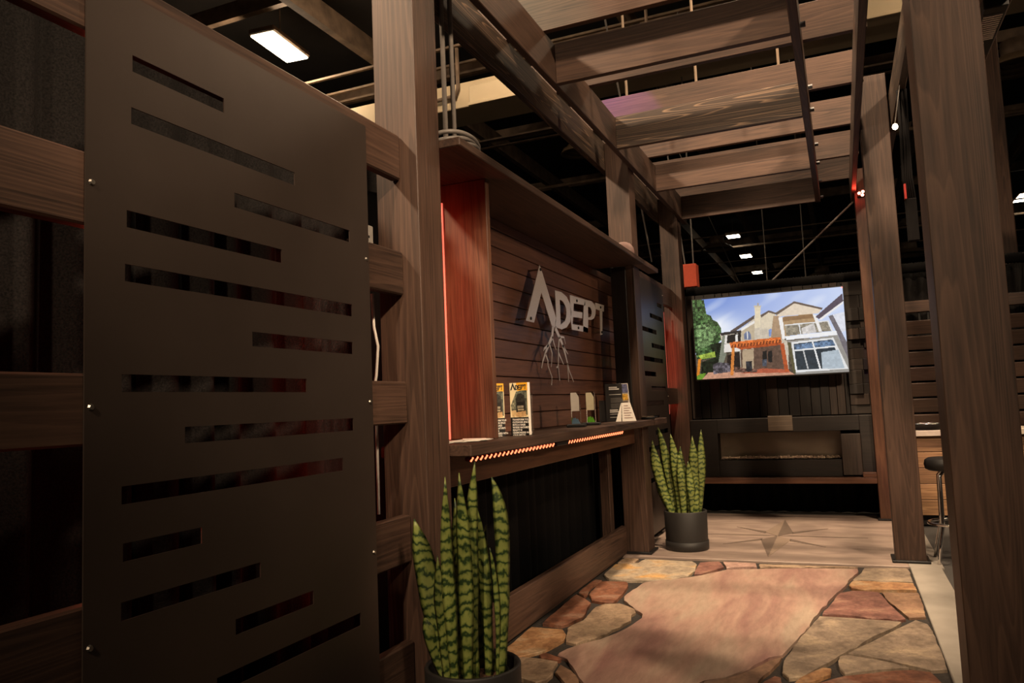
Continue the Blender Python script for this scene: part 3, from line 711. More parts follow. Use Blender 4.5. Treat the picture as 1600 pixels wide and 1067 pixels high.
TVP = [
 ([(120,640),(330,540),(900,500),(1262,560),(1262,830),(120,830)], (84,74,62), .35),
 ([(100,225),(195,225),(215,330),(250,345),(265,375),(300,390),(330,440),(335,520),(290,560),(290,650),(200,670),(140,665),(125,600)], (62,86,50), .85),
 ([(130,420),(230,400),(300,470),(250,560),(150,600)], (98,122,80), .7),
 ([(240,560),(345,540),(330,700),(300,760),(170,790),(175,690),(280,655)], (28,36,24), .6),
 ([(150,640),(280,610),(285,650),(170,668)], (150,170,70), .3),
 ([(135,780),(210,770),(185,822),(130,822)], (110,150,50), .2),
 ([(150,668),(172,662),(158,780),(136,792)], (215,130,40), .1),
 ([(175,822),(230,765),(400,755),(840,760),(890,790),(600,800)], (196,146,120), .12),
 ([(320,480),(480,450),(580,360),(680,310),(730,330),(760,500),(830,540),(830,760),(480,760),(470,600),(350,620)], (200,188,170), .08),
 ([(480,450),(580,400),(580,520),(485,530)], (188,172,146), .05),
 ([(395,460),(580,340),(580,365),(490,425),(430,465)], (88,76,72), .08),
 ([(580,400),(580,380),(480,440),(480,462)], (232,228,224), .03),
 ([(318,472),(482,452),(482,470),(330,492)], (48,44,44), .1),
 ([(340,490),(378,490),(352,620),(370,625),(345,700),(308,690)], (128,132,116), .08),
 ([(370,492),(480,470),(478,535),(440,545),(372,548)], (30,28,28), .2),
 ([(360,490),(376,490),(372,552),(354,552)], (225,220,214), .03), ([(438,485),(456,482),(456,545),(436,548)], (225,220,214), .03),
 ([(352,558),(475,545),(470,608),(350,616)], (226,220,214), .03),
 ([(375,640),(470,610),(472,745),(375,752)], (42,33,30), .2),
 ([(583,278),(625,278),(627,430),(583,440)], (224,210,182), .04), ([(578,268),(630,268),(630,282),(578,282)], (205,192,168), .03), ([(600,250),(612,250),(612,270),(600,270)], (170,160,150), .03),
 ([(630,350),(685,312),(735,330),(720,440),(630,440)], (216,202,178), .04),
 ([(625,340),(685,304),(738,322),(738,336),(685,320),(632,358)], (92,78,72), .05),
 ([(505,522),(503,482),(520,460),(540,462),(552,480),(557,524)], (112,122,150), .15), ([(524,462),(530,462),(532,524),(526,524)], (230,228,224), .0),
 ([(690,500),(684,452),(700,440),(716,455),(718,500)], (120,142,192), .15),
 ([(720,345),(760,345),(790,520),(700,520)], (168,140,112), .08),
 ([(735,338),(870,247),(1065,297),(1040,330),(1000,332),(765,352)], (222,206,186), .04),
 ([(735,322),(870,237),(1070,288),(1066,302),(870,253),(742,342)], (98,84,76), .05),
 ([(780,355),(1000,330),(1050,465),(800,500)], (170,140,104), .08), ([(785,358),(1000,334),(1010,362),(790,388)], (140,108,76), .08),
 ([(800,415),(1110,385),(1140,460),(815,495)], (142,134,118), .3), ([(920,440),(1010,400),(1030,470),(930,485)], (205,200,196), .15),
 ([(800,412),(1110,382),(1112,390),(802,421)], (225,225,225), 0), ([(900,405),(908,404),(922,485),(914,486)], (225,225,225), 0), ([(1100,384),(1112,383),(1142,460),(1130,462)], (225,225,225), 0),
 ([(756,360),(785,355),(807,517),(785,522)], (236,233,230), .02), ([(1000,335),(1026,345),(1067,465),(1045,467)], (236,233,230), .02),
 ([(1020,355),(1205,180),(1212,238),(1045,372)], (86,76,90), .06), ([(1045,372),(1212,238),(1212,255),(1120,330),(1060,378)], (235,232,232), .02),
 ([(1140,340),(1225,318),(1232,455),(1190,480)], (222,224,234), .05), ([(1110,350),(1140,340),(1245,560),(1262,720),(1180,500)], (116,110,116), .1),
 ([(805,500),(1165,460),(1174,490),(815,527)], (238,238,240), .02),
 ([(825,535),(1174,490),(1262,705),(1262,775),(880,782)], (152,148,142), .06), ([(820,540),(845,545),(885,775),(865,775)], (90,84,58), .08),
 ([(850,543),(1145,510),(1250,742),(882,768)], (226,226,226), .02), ([(865,556),(1130,525),(1222,737),(892,748)], (46,56,64), .15),
 ([(870,562),(995,547),(1005,590),(880,605)], (92,114,142), .45), ([(1005,546),(1140,527),(1160,572),(1015,590)], (92,114,142), .45),
 ([(1060,620),(1180,600),(1225,737),(1070,742)], (176,188,198), .06),
 ([(995,542),(1006,540),(1062,742),(1050,744)], (230,230,230), 0), ([(870,600),(1170,568),(1172,580),(874,611)], (230,230,230), 0), ([(930,602),(940,601),(975,742),(965,744)], (190,190,190), 0),
 ([(475,600),(770,560),(808,757),(480,762)], (96,74,62), .2), ([(490,600),(575,590),(575,745),(490,745)], (178,156,128), .06),
 ([(640,610),(672,604),(672,672),(640,672)], (34,32,32), .1), ([(680,612),(712,602),(712,690),(682,690)], (34,32,32), .1),
 ([(480,772),(640,735),(830,745),(842,768)], (178,92,66), .12),
 ([(395,543),(770,503),(782,545),(400,582)], (206,108,52), .3), ([(430,577),(780,542),(775,562),(480,597)], (170,78,38), .2),
 ([(410,580),(432,580),(422,787),(398,787)], (208,128,62), .12), ([(768,556),(796,546),(832,757),(804,762)], (176,84,46), .12),
 ([(265,705),(310,690),(390,698),(400,760),(268,778)], (86,80,86), .7), ([(430,720),(500,735),(600,740),(600,765),(430,765)], (96,70,60), .6),
 ([(515,685),(562,680),(562,757),(520,757)], (46,46,50), .5), ([(636,672),(672,668),(670,720),(640,720)], (70,74,84), .4),
]
def tvwarp(u, v):
    TL, TR, BR_, BL = (105,230), (1205,130), (1255,765), (140,818)
    f = lambda i: (1-u)*(1-v)*TL[i] + u*(1-v)*TR[i] + u*v*BR_[i] + (1-u)*v*BL[i]
    return f(0), f(1)
for k_ in range(16):                                         # rafter tails of the pictured pergola
    x_ = 410 + k_ * 23.5; y_ = 560 - k_ * 2.4
    TVP.append(([(x_, y_), (x_ + 11, y_ - 1), (x_ + 6, y_ + 24), (x_ - 4, y_ + 24)], (112, 52, 26), .1))
img = raster(300, 172, tvbg, TVP, tvwarp)
print_grid('screen', img, (TVX0 + .683, -.001, TVZ1 - TVZ0), (TVX1 - TVX0, 0, 0), (0, 0, TVZ0 - TVZ1), M_SCREENIMG, tv)
o = box('standby_light', TVX1 - .012, TVX1 - .002, TVY - .003, TVY + .001, TVZ1 - .012, TVZ1 - .002, M_RED_LED, tv, 0)

# ------------------------------------------------------------------ television wall and fireplace
tw = empty('television_wall', (-.65, 8.6, 0), 'dark patchwork timber wall behind the television', 'panelling')
rw = random.Random(11)
MOS = [WD[2], WD[0], wood('umber_block_wood', 2, (.015, .010, .008), (.045, .029, .021), (.065, .043, .032), line=.3), wood('ash_block_wood', 0, (.018, .014, .011), (.040, .029, .023), (.06, .045, .037), line=.3)]
box('backing', -1.545, .40, 8.66, 8.68, 1.0, 2.40, M_BLACK, tw, 0)
x = -1.54
while x < .055:                                              # upright boards
    w_ = rw.uniform(.07, .13); x1 = min(x + w_, .06)
    d = rw.choice((0, .008, .016, .024))
    if x1 - x > .02: box('upright_board', x, x1 - .004, 8.61 - d, 8.655, 1.03, 2.395, rw.choice((WD[2], WD[2], WD[2], MOS[2])), tw, .002)
    x = x1
z = 1.03
while z < 2.38:                                              # block column to the right of the screen
    h_ = rw.uniform(.07, .17); z1 = min(z + h_, 2.395); sp = rw.uniform(.13, .22)
    if z1 - z > .02:
        for (a, b_) in ((.062, .062 + sp), (.062 + sp, .40)):
            if b_ - a > .02: box('wood_block', a, b_ - .003, 8.60 - rw.choice((0, .012, .024, .036)), 8.655, z, z1 - .003, rw.choice(MOS), tw, .002)
    z = z1
fp_ = empty('fireplace', (-.65, 8.5, .35), 'linear electric fireplace with glass front set in dark timber', 'fireplace')
FX0, FX1, FZ0, FZ1, FY = -1.262, -.056, .588, .873, 8.40
def fpart(n, *a, mat=WD[0]): return box(n, *a, mat, fp_, .004)
fpart('surround_board', -1.545, FX0, FY, 8.62, .415, 1.02); fpart('surround_board', FX1 + .18, .243, FY, 8.62, .415, 1.02)
fpart('surround_board', FX1, FX1 + .18, FY - .02, 8.62, .43, .84, mat=MOS[2])
fpart('surround_board', FX0, FX1 + .18, FY, 8.62, FZ1, 1.02); fpart('surround_board', FX0, FX1, FY, 8.62, .415, FZ0)
fpart('wood_block', -.74, -.50, FY - .035, FY, .885, 1.04, mat=wood('tan_block_wood', 0, (.10, .075, .055), (.17, .125, .09), (.2, .15, .11), line=.2))
fpart('mantel_beam', -1.545, .243, FY - .10, 8.60, .355, .413, mat=WR[0])
fpart('beam_end', -1.545, -1.44, FY - .10, FY, .414, .45, mat=WR[0]); fpart('beam_end', .12, .243, FY - .10, FY, .414, .46, mat=WR[0])
M_FBACK = simple('firebox_lining', (.30, .26, .22), .30, metal=.3, nscale=2, noise=.1)
box('firebox_back', FX0, FX1, 8.58, 8.60, FZ0, FZ1, M_FBACK, fp_, 0)
box('firebox_floor', FX0, FX1, FY + .03, 8.58, FZ0, FZ0 + .006, M_BLACK, fp_, 0)
M_GLASS, nt, b = newmat('fireplace_glass'); b.inputs['Transmission Weight'].default_value = 1; b.inputs['IOR'].default_value = 1.35; b.inputs['Base Color'].default_value = (.85, .8, .74, 1)
tcn = nt.nodes.new('ShaderNodeTexCoord'); nn = nt.nodes.new('ShaderNodeTexNoise'); nt.links.new(tcn.outputs['Object'], nn.inputs['Vector']); mr = nt.nodes.new('ShaderNodeMapRange'); mr.inputs['To Min'].default_value = .0; mr.inputs['To Max'].default_value = .04; nt.links.new(nn.outputs['Fac'], mr.inputs[0]); nt.links.new(mr.outputs[0], b.inputs['Roughness'])
box('glass_pane', FX0, FX1, FY + .010, FY + .016, FZ0, FZ1, M_GLASS, fp_, 0)
bm = bmesh.new()
for i in range(420):
    px, py = rw.uniform(FX0 + .02, FX1 - .02), rw.uniform(FY + .035, FY + .11); r = rw.uniform(.008, .017)
    mtx = Matrix.Translation((px, py, FZ0 + .006 + r * rw.uniform(.6, 1.5))) @ Matrix.Rotation(rw.uniform(0, 6), 4, (rw.random(), rw.random(), 1)) @ Matrix.Diagonal((1, .7, .8, 1))
    bmesh.ops.create_icosphere(bm, subdivisions=1, radius=r, matrix=mtx)
emb = obj('crystal_embers', bm, simple('pale_fire_glass', (.75, .62, .55), .2, nscale=60, noise=.3), fp_); emb['kind'] = 'stuff'

# ------------------------------------------------------------------ things on the shelf
ZS = 1.0985
def leaflet_art(seed, front=True):
    P = []
    def bg(u, v, X, Y):
        a = np.zeros(u.shape + (3,)); a[...] = (16, 15, 14)
        top = v < .66
        a[top] = (236, 220, 180)
        gold = top & (u > .5 - .25 * np.maximum(0, .5 - v) + .0)
        a[gold & (v < .16)] = (232, 168, 42)
        g2 = (v < .16) & (u > .45); a[g2] = (232, 168, 42)
        return a
    P += [([(.06,.60),(.05,.42),(.22,.28),(.36,.17),(.62,.15),(.95,.15),(.95,.62),(.5,.64)], (92,96,84), .5),
          ([(.32,.30),(.42,.22),(.62,.20),(.80,.25),(.88,.42),(.86,.58),(.34,.58)], (44,42,38), .4),
          ([(.36,.36),(.80,.36),(.78,.60),(.38,.62)], (30,27,24), .3),
          ([(.40,.44),(.76,.44),(.76,.48),(.40,.49)], (150,140,120), .2), ([(.42,.50),(.74,.50),(.74,.53),(.42,.53)], (176,160,130), .2),
          ([(.05,.52),(.32,.52),(.34,.62),(.2,.66),(.08,.64)], (206,176,128), .15), ([(.34,.56),(.86,.54),(.9,.64),(.5,.66),(.3,.64)], (186,150,104), .15),
          ([(.08,.44),(.20,.30),(.30,.22),(.30,.50),(.10,.54)], (120,120,100), .5)]
    return raster(48, 132, bg, P, lambda u, v: (u, v), seed=seed)
M_WTEXT = simple('white_print', (.82, .78, .72), .6, noise=.02)
M_BTEXT = simple('black_print', (.02, .02, .02), .6, noise=.02)
BODY = "TRANSFORM YOUR\nOUTDOOR SPACE\nINTO A OASIS\nWHERE NATURE'S\nBEAUTY IS\nHARMONIZED WITH\nYOUR VISION"
def brochure(x, y, rz, label, w=.103, h=.275, d=.03):
    r = empty('brochure_holder', (x, y, ZS), label, 'brochure', 'brochures on the shelf', rz)
    def lbox(n, x0, x1, y0, y1, z0, z1, mat, bev=.001):
        o = obj(n, cube_bm(x0, x1, y0, y1, z0, z1, bev), mat); o.parent = r; return o
    lbox('leaflet_stack', -w/2, w/2, 0.0, d, .002, h, M_WHITE)
    lbox('holder', -w/2 - .004, w/2 + .010, d, d + .006, 0, h * .8, M_ACRYLIC)
    lbox('holder_base', -w/2 - .004, w/2 + .004, -.006, d, 0, .0018, M_ACRYLIC, 0)
    print_grid('cover', leaflet_art(5), (-w/2, -.0008, h), (w, 0, 0), (0, 0, -(h - .002)), M_PRINT, r)
    t = text_mesh(BODY, .0135, M_WTEXT, r, (-w/2 + .010, -.0016, h * .285), (H, 0, 0), 'cover_text')
    t.scale = (.86, 1, 1)
    # small wordmark on the cover
    bm = bmesh.new(); k = .052; x0 = -w/2 + .004; z0 = h * .862
    def wp(p, s=1.0): return (x0 + (p[0] - 4.416) * k, z0 + (p[1] - 1.783) * k * 1.9)
    for L_ in (LA, LE, LT): prism_bm([wp(p) for p in L_], -.0022, -.0012, 'y', bm)
    for o_, h_ in ((LDo, LDh), (LPo, LPh)): ring_prism_bm([wp(p) for p in o_], [wp(p) for p in h_], -.0022, -.0012, 'y', bm)
    wm = obj('wordmark', bm, M_BTEXT); wm.parent = r
    return r
brochure(-1.555, 3.69, -.05, 'upright leaflet with gold top and white text standing on the shelf near end')
brochure(-1.655, 3.62, 1.05, 'leaflet half hidden beside the red side panel edge')

def award(x, y, rz, colr, paper, label):
    r = empty('award', (x, y, ZS), label, 'award', 'acrylic awards on the shelf', rz)
    def lob(n, bm, mat): o = obj(n, bm, mat); o.parent = r; return o
    lob('base', cube_bm(-.062, .062, -.035, .035, 0, .020, .004), M_BLACK)
    lob('block', cube_bm(-.030, .030, -.012, .012, .0205, .232, .002), M_ACRYLIC)
    lob('paper', prism_bm([(-.029, .105), (.025, .105), (.025, .195), (.008, .226), (-.004, .226), (-.029, .226)], -.0155, -.0125, 'y'), paper)
    bm = prism_bm([(-.028, .022), (.028, .022), (.018, .045), (.012, .058), (.004, .050), (-.003, .066), (-.010, .056), (-.018, .062), (-.026, .040)], -.0155, -.0125, 'y')
    lob('mountain', bm, colr)
    return r
award(-1.62, 4.80, .15, simple('blue_enamel', (.10, .19, .28), .3), M_WHITE, 'clear acrylic award with a blue mountain on black base')
award(-1.615, 5.11, .15, simple('green_enamel', (.14, .46, .03), .3), simple('cream_card', (.70, .62, .42), .6, noise=.03), 'clear acrylic award with a green mountain on black base')

rk = empty('leaflet_stack', (-1.67, 5.93, ZS), 'black leaflets with white headings standing beside the tent card', 'leaflets', None, .25)
def lob(r, n, bm, mat): o = obj(n, bm, mat); o.parent = r; return o
for i, (dx, dy, hh) in enumerate(((0, 0, .30), (-.055, .02, .17), (.004, .03, .295))):
    lob(rk, 'leaflet', cube_bm(-.075 + dx, .055 + dx, dy, dy + .012, .001, hh, .001), simple('black_leaflet_paper', (.025, .021, .019), .5))
for i, (z_, n_) in enumerate(((.275, 2), (.215, 1), (.185, 4), (.14, 4), (.095, 2), (.06, 1), (.035, 1))):
    bm = bmesh.new()
    for j in range(n_):
        big = n_ == 2
        cube_bm(-.045 + (.01 if n_ == 4 else 0), (.02 if big else .05) + (.015 if j else 0), -.0018, -.0004, z_ - j * (.014 if big else .010) - (.010 if big else .004), z_ - j * (.014 if big else .010), 0, bm)
    lob(rk, 'text_block', bm, M_WTEXT if n_ != 4 else simple('grey_print', (.22, .20, .18), .6))
ph = empty('photo_leaflet', (-1.60, 6.02, ZS), 'tall photo leaflet with blue and yellow pictures behind the tent card', 'leaflet', None, .2)
lob(ph, 'sheet', prism_bm([(-.03, .0), (.035, 0), (.015, .30), (-.04, .30)], 0, .012, 'y'), M_WHITE)
for (z0_, z1_, c_) in ((.225, .295, (.14, .15, .28)), (.165, .215, (.75, .42, .06)), (.12, .158, (.16, .11, .08))):
    lob(ph, 'picture', prism_bm([(-.030, z0_), (.016, z0_), (.010, z1_), (-.036, z1_)], -.002, -.0003, 'y'), simple('picture_ink', c_, .5, nscale=60, noise=.7))
tc_ = empty('tent_card', (-1.575, 5.90, ZS), 'white folded tent card with printed lines at the shelf far end', 'card', None, .3)
bm = prism_bm([(-.035, .0), (.075, .0), (.035, .145), (-.032, .145)], -.003, 0, 'y')
for v in bm.verts: v.co.y += v.co.z * .25
lob(tc_, 'front_panel', bm, M_WHITE)
bm = prism_bm([(-.085, 0), (-.042, 0), (-.034, .145), (-.037, .143)], -.01, -.007, 'y')
for v in bm.verts: v.co.y += v.co.z * .25
lob(tc_, 'side_fold', bm, M_WHITE)
bm = bmesh.new()
for i in range(6):
    z_ = .125 - i * .019
    cube_bm(-.018, .016 + .012 * (i % 2) + i * .004, -.0045, -.0032, z_ - .005, z_, 0, bm)
for v in bm.verts: v.co.y += v.co.z * .25
lob(tc_, 'printed_lines', bm, simple('rose_grey_print', (.40, .27, .24), .6))
pk = empty('speaker_puck', (-1.50, 6.30, ZS), 'small round black puck at the far end of the shelf', 'puck')
obj('body', lathe_bm([(0, 0), (.052, 0), (.058, .008), (.054, .018), (.046, .022), (0, .022)], -1.50, 6.30, ZS, 28), M_BLACK, pk, smooth=True)
obj('ring', lathe_bm([(.047, .0225), (.052, .0215), (.052, .0235), (.047, .0245), (.047, .0225)], -1.50, 6.30, ZS, 28), M_DARKSTEEL, pk)
pp = empty('paper_sheets', (-1.62, 3.2, ZS), 'loose white papers lying on the shelf by the red panel', 'papers')
for i in range(4):
    a = .25 * i - .3
    c, s_ = math.cos(a), math.sin(a)
    w_, l_ = .07, .15
    pts = [(-1.66 + .02 * i + c * u - s_ * v, 3.20 + .03 * i + s_ * u + c * v) for u, v in ((-w_, -l_), (w_, -l_), (w_, l_), (-w_, l_))]
    pts = [(min(max(px, -1.78), -1.50), min(py, 3.37)) for px, py in pts]
    obj('sheet', prism_bm(pts, ZS + .0004 + i * .0016, ZS + .0014 + i * .0016, 'z'), M_WHITE, pp)

# things on the cornice
ZC = 2.4325
cb = empty('cable_coil', (-1.62, 3.10, ZC), 'grey cable coil lying on the cornice by the first post', 'cable')
for i in range(4):
    rr_ = .12 + .008 * (i % 2); pts = [(-1.63 + rr_ * math.cos(t), 3.16 + rr_ * 1.25 * math.sin(t), ZC + .013 + .019 * i + .012 * math.sin(2 * t + i)) for t in np.linspace(0, math.tau, 37)[:-1]]
    obj('loop', tube_bm(pts, .0105, 8, closed=True), M_GREYCABLE, cb, smooth=True)
for i, (dx, dy) in enumerate(((0, 0), (.03, .035))):
    o = obj('drop_cable', tube_bm([(-1.74 + dx, 3.33 + dy, ZC + .01), (-1.742 + dx, 3.33 + dy, 4.5), (-1.75 + dx, 3.34 + dy, 7.50)], .0125, 10), M_GREYCABLE, smooth=True)
    tag(o, 'left of two grey vertical cables rising from the cornice' if i == 0 else 'right of two grey vertical cables rising from the cornice', 'cable')
dm = empty('domed_speaker', (-1.56, 6.03, ZC), 'pinkish half dome standing on the cornice near its far end', 'dome')
obj('dome', lathe_bm([(.085, 0), (.088, .02), (.080, .055), (.058, .085), (.03, .1), (0, .105)], -1.56, 6.03, ZC + .012, 28), simple('pinkish_plastic', (.30, .19, .17), .45), dm, smooth=True)
obj('foot', lathe_bm([(0, 0), (.09, 0), (.092, .008), (.086, .0125), (0, .0125)], -1.56, 6.03, ZC, 28), M_BLACK, dm)

# ------------------------------------------------------------------ plants
def leaf_mat():
    m, nt, b = newmat('banded_leaf')
    N = nt.nodes.new; L = nt.links.new
    tc = N('ShaderNodeTexCoord'); oi = N('ShaderNodeObjectInfo')
    mp = N('ShaderNodeMapping'); mp.inputs['Scale'].default_value = (1.3, 1.3, 1); L(tc.outputs['Object'], mp.inputs['Vector'])
    ad = N('ShaderNodeVectorMath'); ad.operation = 'ADD'; L(mp.outputs[0], ad.inputs[0])
    cm = N('ShaderNodeCombineXYZ'); 
    mu = N('ShaderNodeMath'); mu.operation = 'MULTIPLY'; mu.inputs[1].default_value = 5; L(oi.outputs['Random'], mu.inputs[0]); L(mu.outputs[0], cm.inputs[2]); L(cm.outputs[0], ad.inputs[1])
    wv = N('ShaderNodeTexWave'); wv.bands_direction = 'Z'; wv.inputs['Scale'].default_value = 8; wv.inputs['Distortion'].default_value = 8; wv.inputs['Detail'].default_value = 3; wv.inputs['Detail Scale'].default_value = 2.0; wv.inputs['Detail Roughness'].default_value = .6
    L(ad.outputs[0], wv.inputs['Vector'])
    r = N('ShaderNodeValToRGB'); e = r.color_ramp.elements
    e[0].position = .06; e[0].color = (.018, .038, .010, 1); e[1].position = .30; e[1].color = (.105, .140, .030, 1)
    x_ = e.new(.85); x_.color = (.19, .22, .055, 1)
    L(wv.outputs['Fac'], r.inputs[0])
    n2 = N('ShaderNodeTexNoise'); n2.inputs['Scale'].default_value = 12; L(ad.outputs[0], n2.inputs['Vector'])
    hs = N('ShaderNodeHueSaturation'); mr = N('ShaderNodeMapRange'); mr.inputs['To Min'].default_value = .6; mr.inputs['To Max'].default_value = 1.5
    L(n2.outputs['Fac'], mr.inputs[0]); L(mr.outputs[0], hs.inputs['Value']); L(r.outputs[0], hs.inputs['Color']); L(hs.outputs[0], b.inputs['Base Color'])
    b.inputs['Roughness'].default_value = .42
    return m
M_LEAF = leaf_mat()
M_EDGE = simple('dry_leaf_edge', (.32, .22, .08), .6)
def leaf_bm(base, mid, tip, width, facing, seed):
    """thick strap leaf along a quadratic curve; facing = plan vector the broad side looks at"""
    rnd = random.Random(seed); n = 16
    base, mid, tip = Vector(base), Vector(mid), Vector(tip)
    ctrl = mid * 2 - (base + tip) * .5
    bm = bmesh.new(); rings = []
    tw0 = rnd.uniform(-.3, .3); tw1 = tw0 + rnd.uniform(-.5, .5)
    ph_ = rnd.uniform(0, 6)
    for i in range(n + 1):
        t = i / n
        p = base * (1 - t) ** 2 + ctrl * 2 * t * (1 - t) + tip * t * t
        tan = ((ctrl - base) * (1 - t) + (tip - ctrl) * t).normalized()
        side = tan.cross(Vector((facing[0], facing[1], 0))); side.normalize()
        nrm = side.cross(tan)
        a = tw0 + (tw1 - tw0) * t
        s = side * math.cos(a) + nrm * math.sin(a); nn_ = tan.cross(s)
        prof = (.55 + .45 * min(1, t / .45)) * (1 - max(0, (t - .62) / .38) ** 1.8)
        w = max(width * .5 * prof, .0015) * (1 + .05 * math.sin(ph_ + t * 14))
        cup = w * .2; th = .0035 * (1 - .6 * t)
        wob = nn_ * (.004 * math.sin(ph_ + t * 9))
        sec = [(-1, 0), (-.5, -cup * .75 - th), (0, -cup - th), (.5, -cup * .75 - th), (1, 0), (.5, -cup * .75 + th), (0, -cup + th), (-.5, -cup * .75 + th)]
        rings.append([bm.verts.new(p + wob + s * (w * u_) + nn_ * v_) for u_, v_ in sec])
    for a, b_ in zip(rings, rings[1:]):
        for k in range(8): bm.faces.new((a[k], a[(k + 1) % 8], b_[(k + 1) % 8], b_[k]))
    bm.faces.new(rings[0]); bm.faces.new(rings[-1])
    return bm
def plant(cx_, cy_, R_, Hh, right, face, leaves, unit, u0, v0, label, saucer):
    r = empty('snake_plant', (cx_, cy_, 0.001), label, 'potted plant', 'potted snake plants')
    prof = [(0, 0), (R_ * .90, 0), (R_ * .94, .012), (R_ * .975, Hh * .25), (R_, Hh - .006), (R_ - .003, Hh), (R_ - .012, Hh), (R_ - .016, Hh - .01), (R_ - .024, Hh * .62), (0, Hh * .62)]
    pot = obj('pot', lathe_bm(prof, cx_, cy_, .001, 56), M_MATTEBLACK, r, smooth=True)
    if saucer:
        obj('saucer', lathe_bm([(R_ * .96, 0), (R_ * 1.0, .006), (R_ * 1.01, Hh * .23), (R_ * .985, Hh * .235), (R_ * .96, 0)], cx_, cy_, .001, 56), M_MATTEBLACK, r, smooth=True)
    obj('inner_pot', lathe_bm([(R_ * .62, -.05), (R_ * .70, .055), (R_ * .68, .055), (R_ * .60, -.04)], cx_ + .01, cy_, Hh * .74, 40), M_BLACK, r, smooth=True)
    zs_ = Hh * .84
    bm = lathe_bm([(0, .008), (R_ * .3, .005), (R_ * .66, 0), (R_ * .66, -.05)], cx_ + .01, cy_, zs_, 28)
    for v in bm.verts: v.co.z += rs.uniform(-.006, .006)
    obj('soil', bm, M_SOIL, r)
    for i, (b0, md, tp, w, dep) in enumerate(leaves):
        def P(q, zextra=0, dscale=1.0):
            lat = (q[0] - u0) * unit; up = (v0 - q[1]) * unit
            return Vector((cx_ + .01, cy_, zs_)) + Vector(right) * lat + Vector(face) * (-dep * dscale) + Vector((0, 0, up))
        lb = P(b0); lb.z = zs_ - .01
        off = lb - Vector((cx_ + .01, cy_, lb.z))
        if off.length > R_ * .62: off *= R_ * .62 / off.length; lb = Vector((cx_ + .01, cy_, lb.z)) + off
        bmf = leaf_bm(lb, P(md, dscale=1.15), P(tp, dscale=1.4), w * unit * 1.45, face, i * 7 + int(cx_ * 100) % 13)
        obj('leaf', bmf, M_LEAF, r, origin=lb, smooth=True)
    return r
d1 = Vector((1.3, -2.62, 0)).normalized(); r1 = (.896, .444, 0)
L1 = [((115,1000),(92,820),(80,640),42,.02), ((150,960),(95,610),(28,270),76,.03), ((165,990),(150,700),(135,420),42,-.05), ((200,1030),(185,560),(183,65),46,-.08),
      ((188,1000),(186,720),(190,440),68,.10), ((240,1010),(235,600),(222,175),54,-.02), ((255,1000),(258,520),(250,50),50,-.09), ((290,980),(285,480),(320,8),46,-.06),
      ((310,1020),(305,640),(300,258),68,.09), ((345,1000),(345,600),(315,200),44,.0), ((370,980),(340,640),(362,320),40,.05), ((400,1000),(432,400),(395,85),48,-.03),
      ((410,1000),(425,700),(447,400),42,.04), ((385,960),(395,640),(372,398),18,-.04), ((305,1010),(275,945),(243,878),40,.13), ((225,1010),(235,840),(262,560),44,.12),
      ((270,1000),(262,700),(262,400),40,.03)]
plant(-1.325, 2.60, .178, .315, r1, tuple(d1), L1, .00081, 288, 985, 'tall snake plant in a black pot at the front beside the slotted screen', False)
d2 = Vector((1.3, -6.5, 0)).normalized(); r2 = (.98, .196, 0)
L2 = [((150,690),(100,400),(65,130),52,-.05), ((195,690),(160,330),(110,38),46,-.02), ((185,690),(180,480),(158,258),40,.06), ((235,690),(225,380),(198,88),52,-.06),
      ((225,690),(215,500),(210,328),58,.09), ((345,690),(272,430),(262,190),50,.07), ((325,690),(318,480),(310,290),42,-.05), ((350,690),(350,380),(352,108),48,-.04),
      ((368,690),(398,390),(420,70),50,.05), ((130,690),(105,480),(92,300),44,.02), ((300,690),(298,520),(300,380),42,.02), ((262,690),(255,460),(250,240),42,-.08)]
plant(-1.295, 6.585, .178, .318, r2, tuple(d2), L2, .00116, 280, 690, 'snake plant in a black pot on the slab beyond the bar post', True)

# ------------------------------------------------------------------ right-hand back bar and stool
SLATW = wood('dark_slat_wood', 0, (.018, .009, .006), (.046, .024, .016), (.07, .04, .026), line=.25)
bk = empty('slatted_back_bar', (1.6, 8.6, 0), 'slatted dark wood back bar with rail on the right', 'shelving')
box('top_rail', .44, 3.4, 8.58, 8.66, 2.02, 2.135, W[0], bk)
for xx_ in (.44, 1.25, 2.2, 3.3): box('upright', xx_, xx_ + .09, 8.665, 8.75, 0, 2.2, W[2], bk)
for k in range(7):
    z0_ = .93 + k * .155
    bm = cube_bm(.44, 3.4, 8.56, 8.585, z0_ - .062, z0_ + .075, .003)
    bmesh.ops.rotate(bm, verts=bm.verts, cent=(1.9, 8.57, z0_), matrix=Matrix.Rotation(math.radians(16), 3, 'X'))
    obj('slat', bm, SLATW, bk)
for xx_ in (.60, .74, .82, 1.0, 1.5, 2.0): box('spindle', xx_, xx_ + .022, 8.60, 8.622, 1.866, 2.019, M_BLACK, bk, .002)
box('ledge', .44, 3.4, 8.57, 8.66, 1.842, 1.865, W[0], bk)
ct = empty('serving_counter', (1.4, 8.2, 0), 'wooden counter with pale worktop behind the bar stool', 'counter')
box('worktop', .50, 3.0, 7.98, 8.50, .82, .872, simple('pale_stone_worktop', (.55, .47, .38), .35, nscale=20, noise=.1), ct)
for k in range(5): box('front_plank', .52, 2.98, 8.02, 8.045, .10 + k * .144, .24 + k * .144, wood('warm_counter_wood_%d' % k, 0, (.09, .045, .02), (.24, .13, .065), (.34, .2, .1), line=.5), ct)
box('side_wall', .52, .56, 8.046, 8.48, 0, .819, W[2], ct)
box('toe_kick', .57, 2.98, 8.10, 8.13, 0, .10, M_BLACK, ct)
tr = empty('serving_dish', (.66, 8.12, .8725), 'dark glass dish with shiny rim on the pale counter', 'dish')
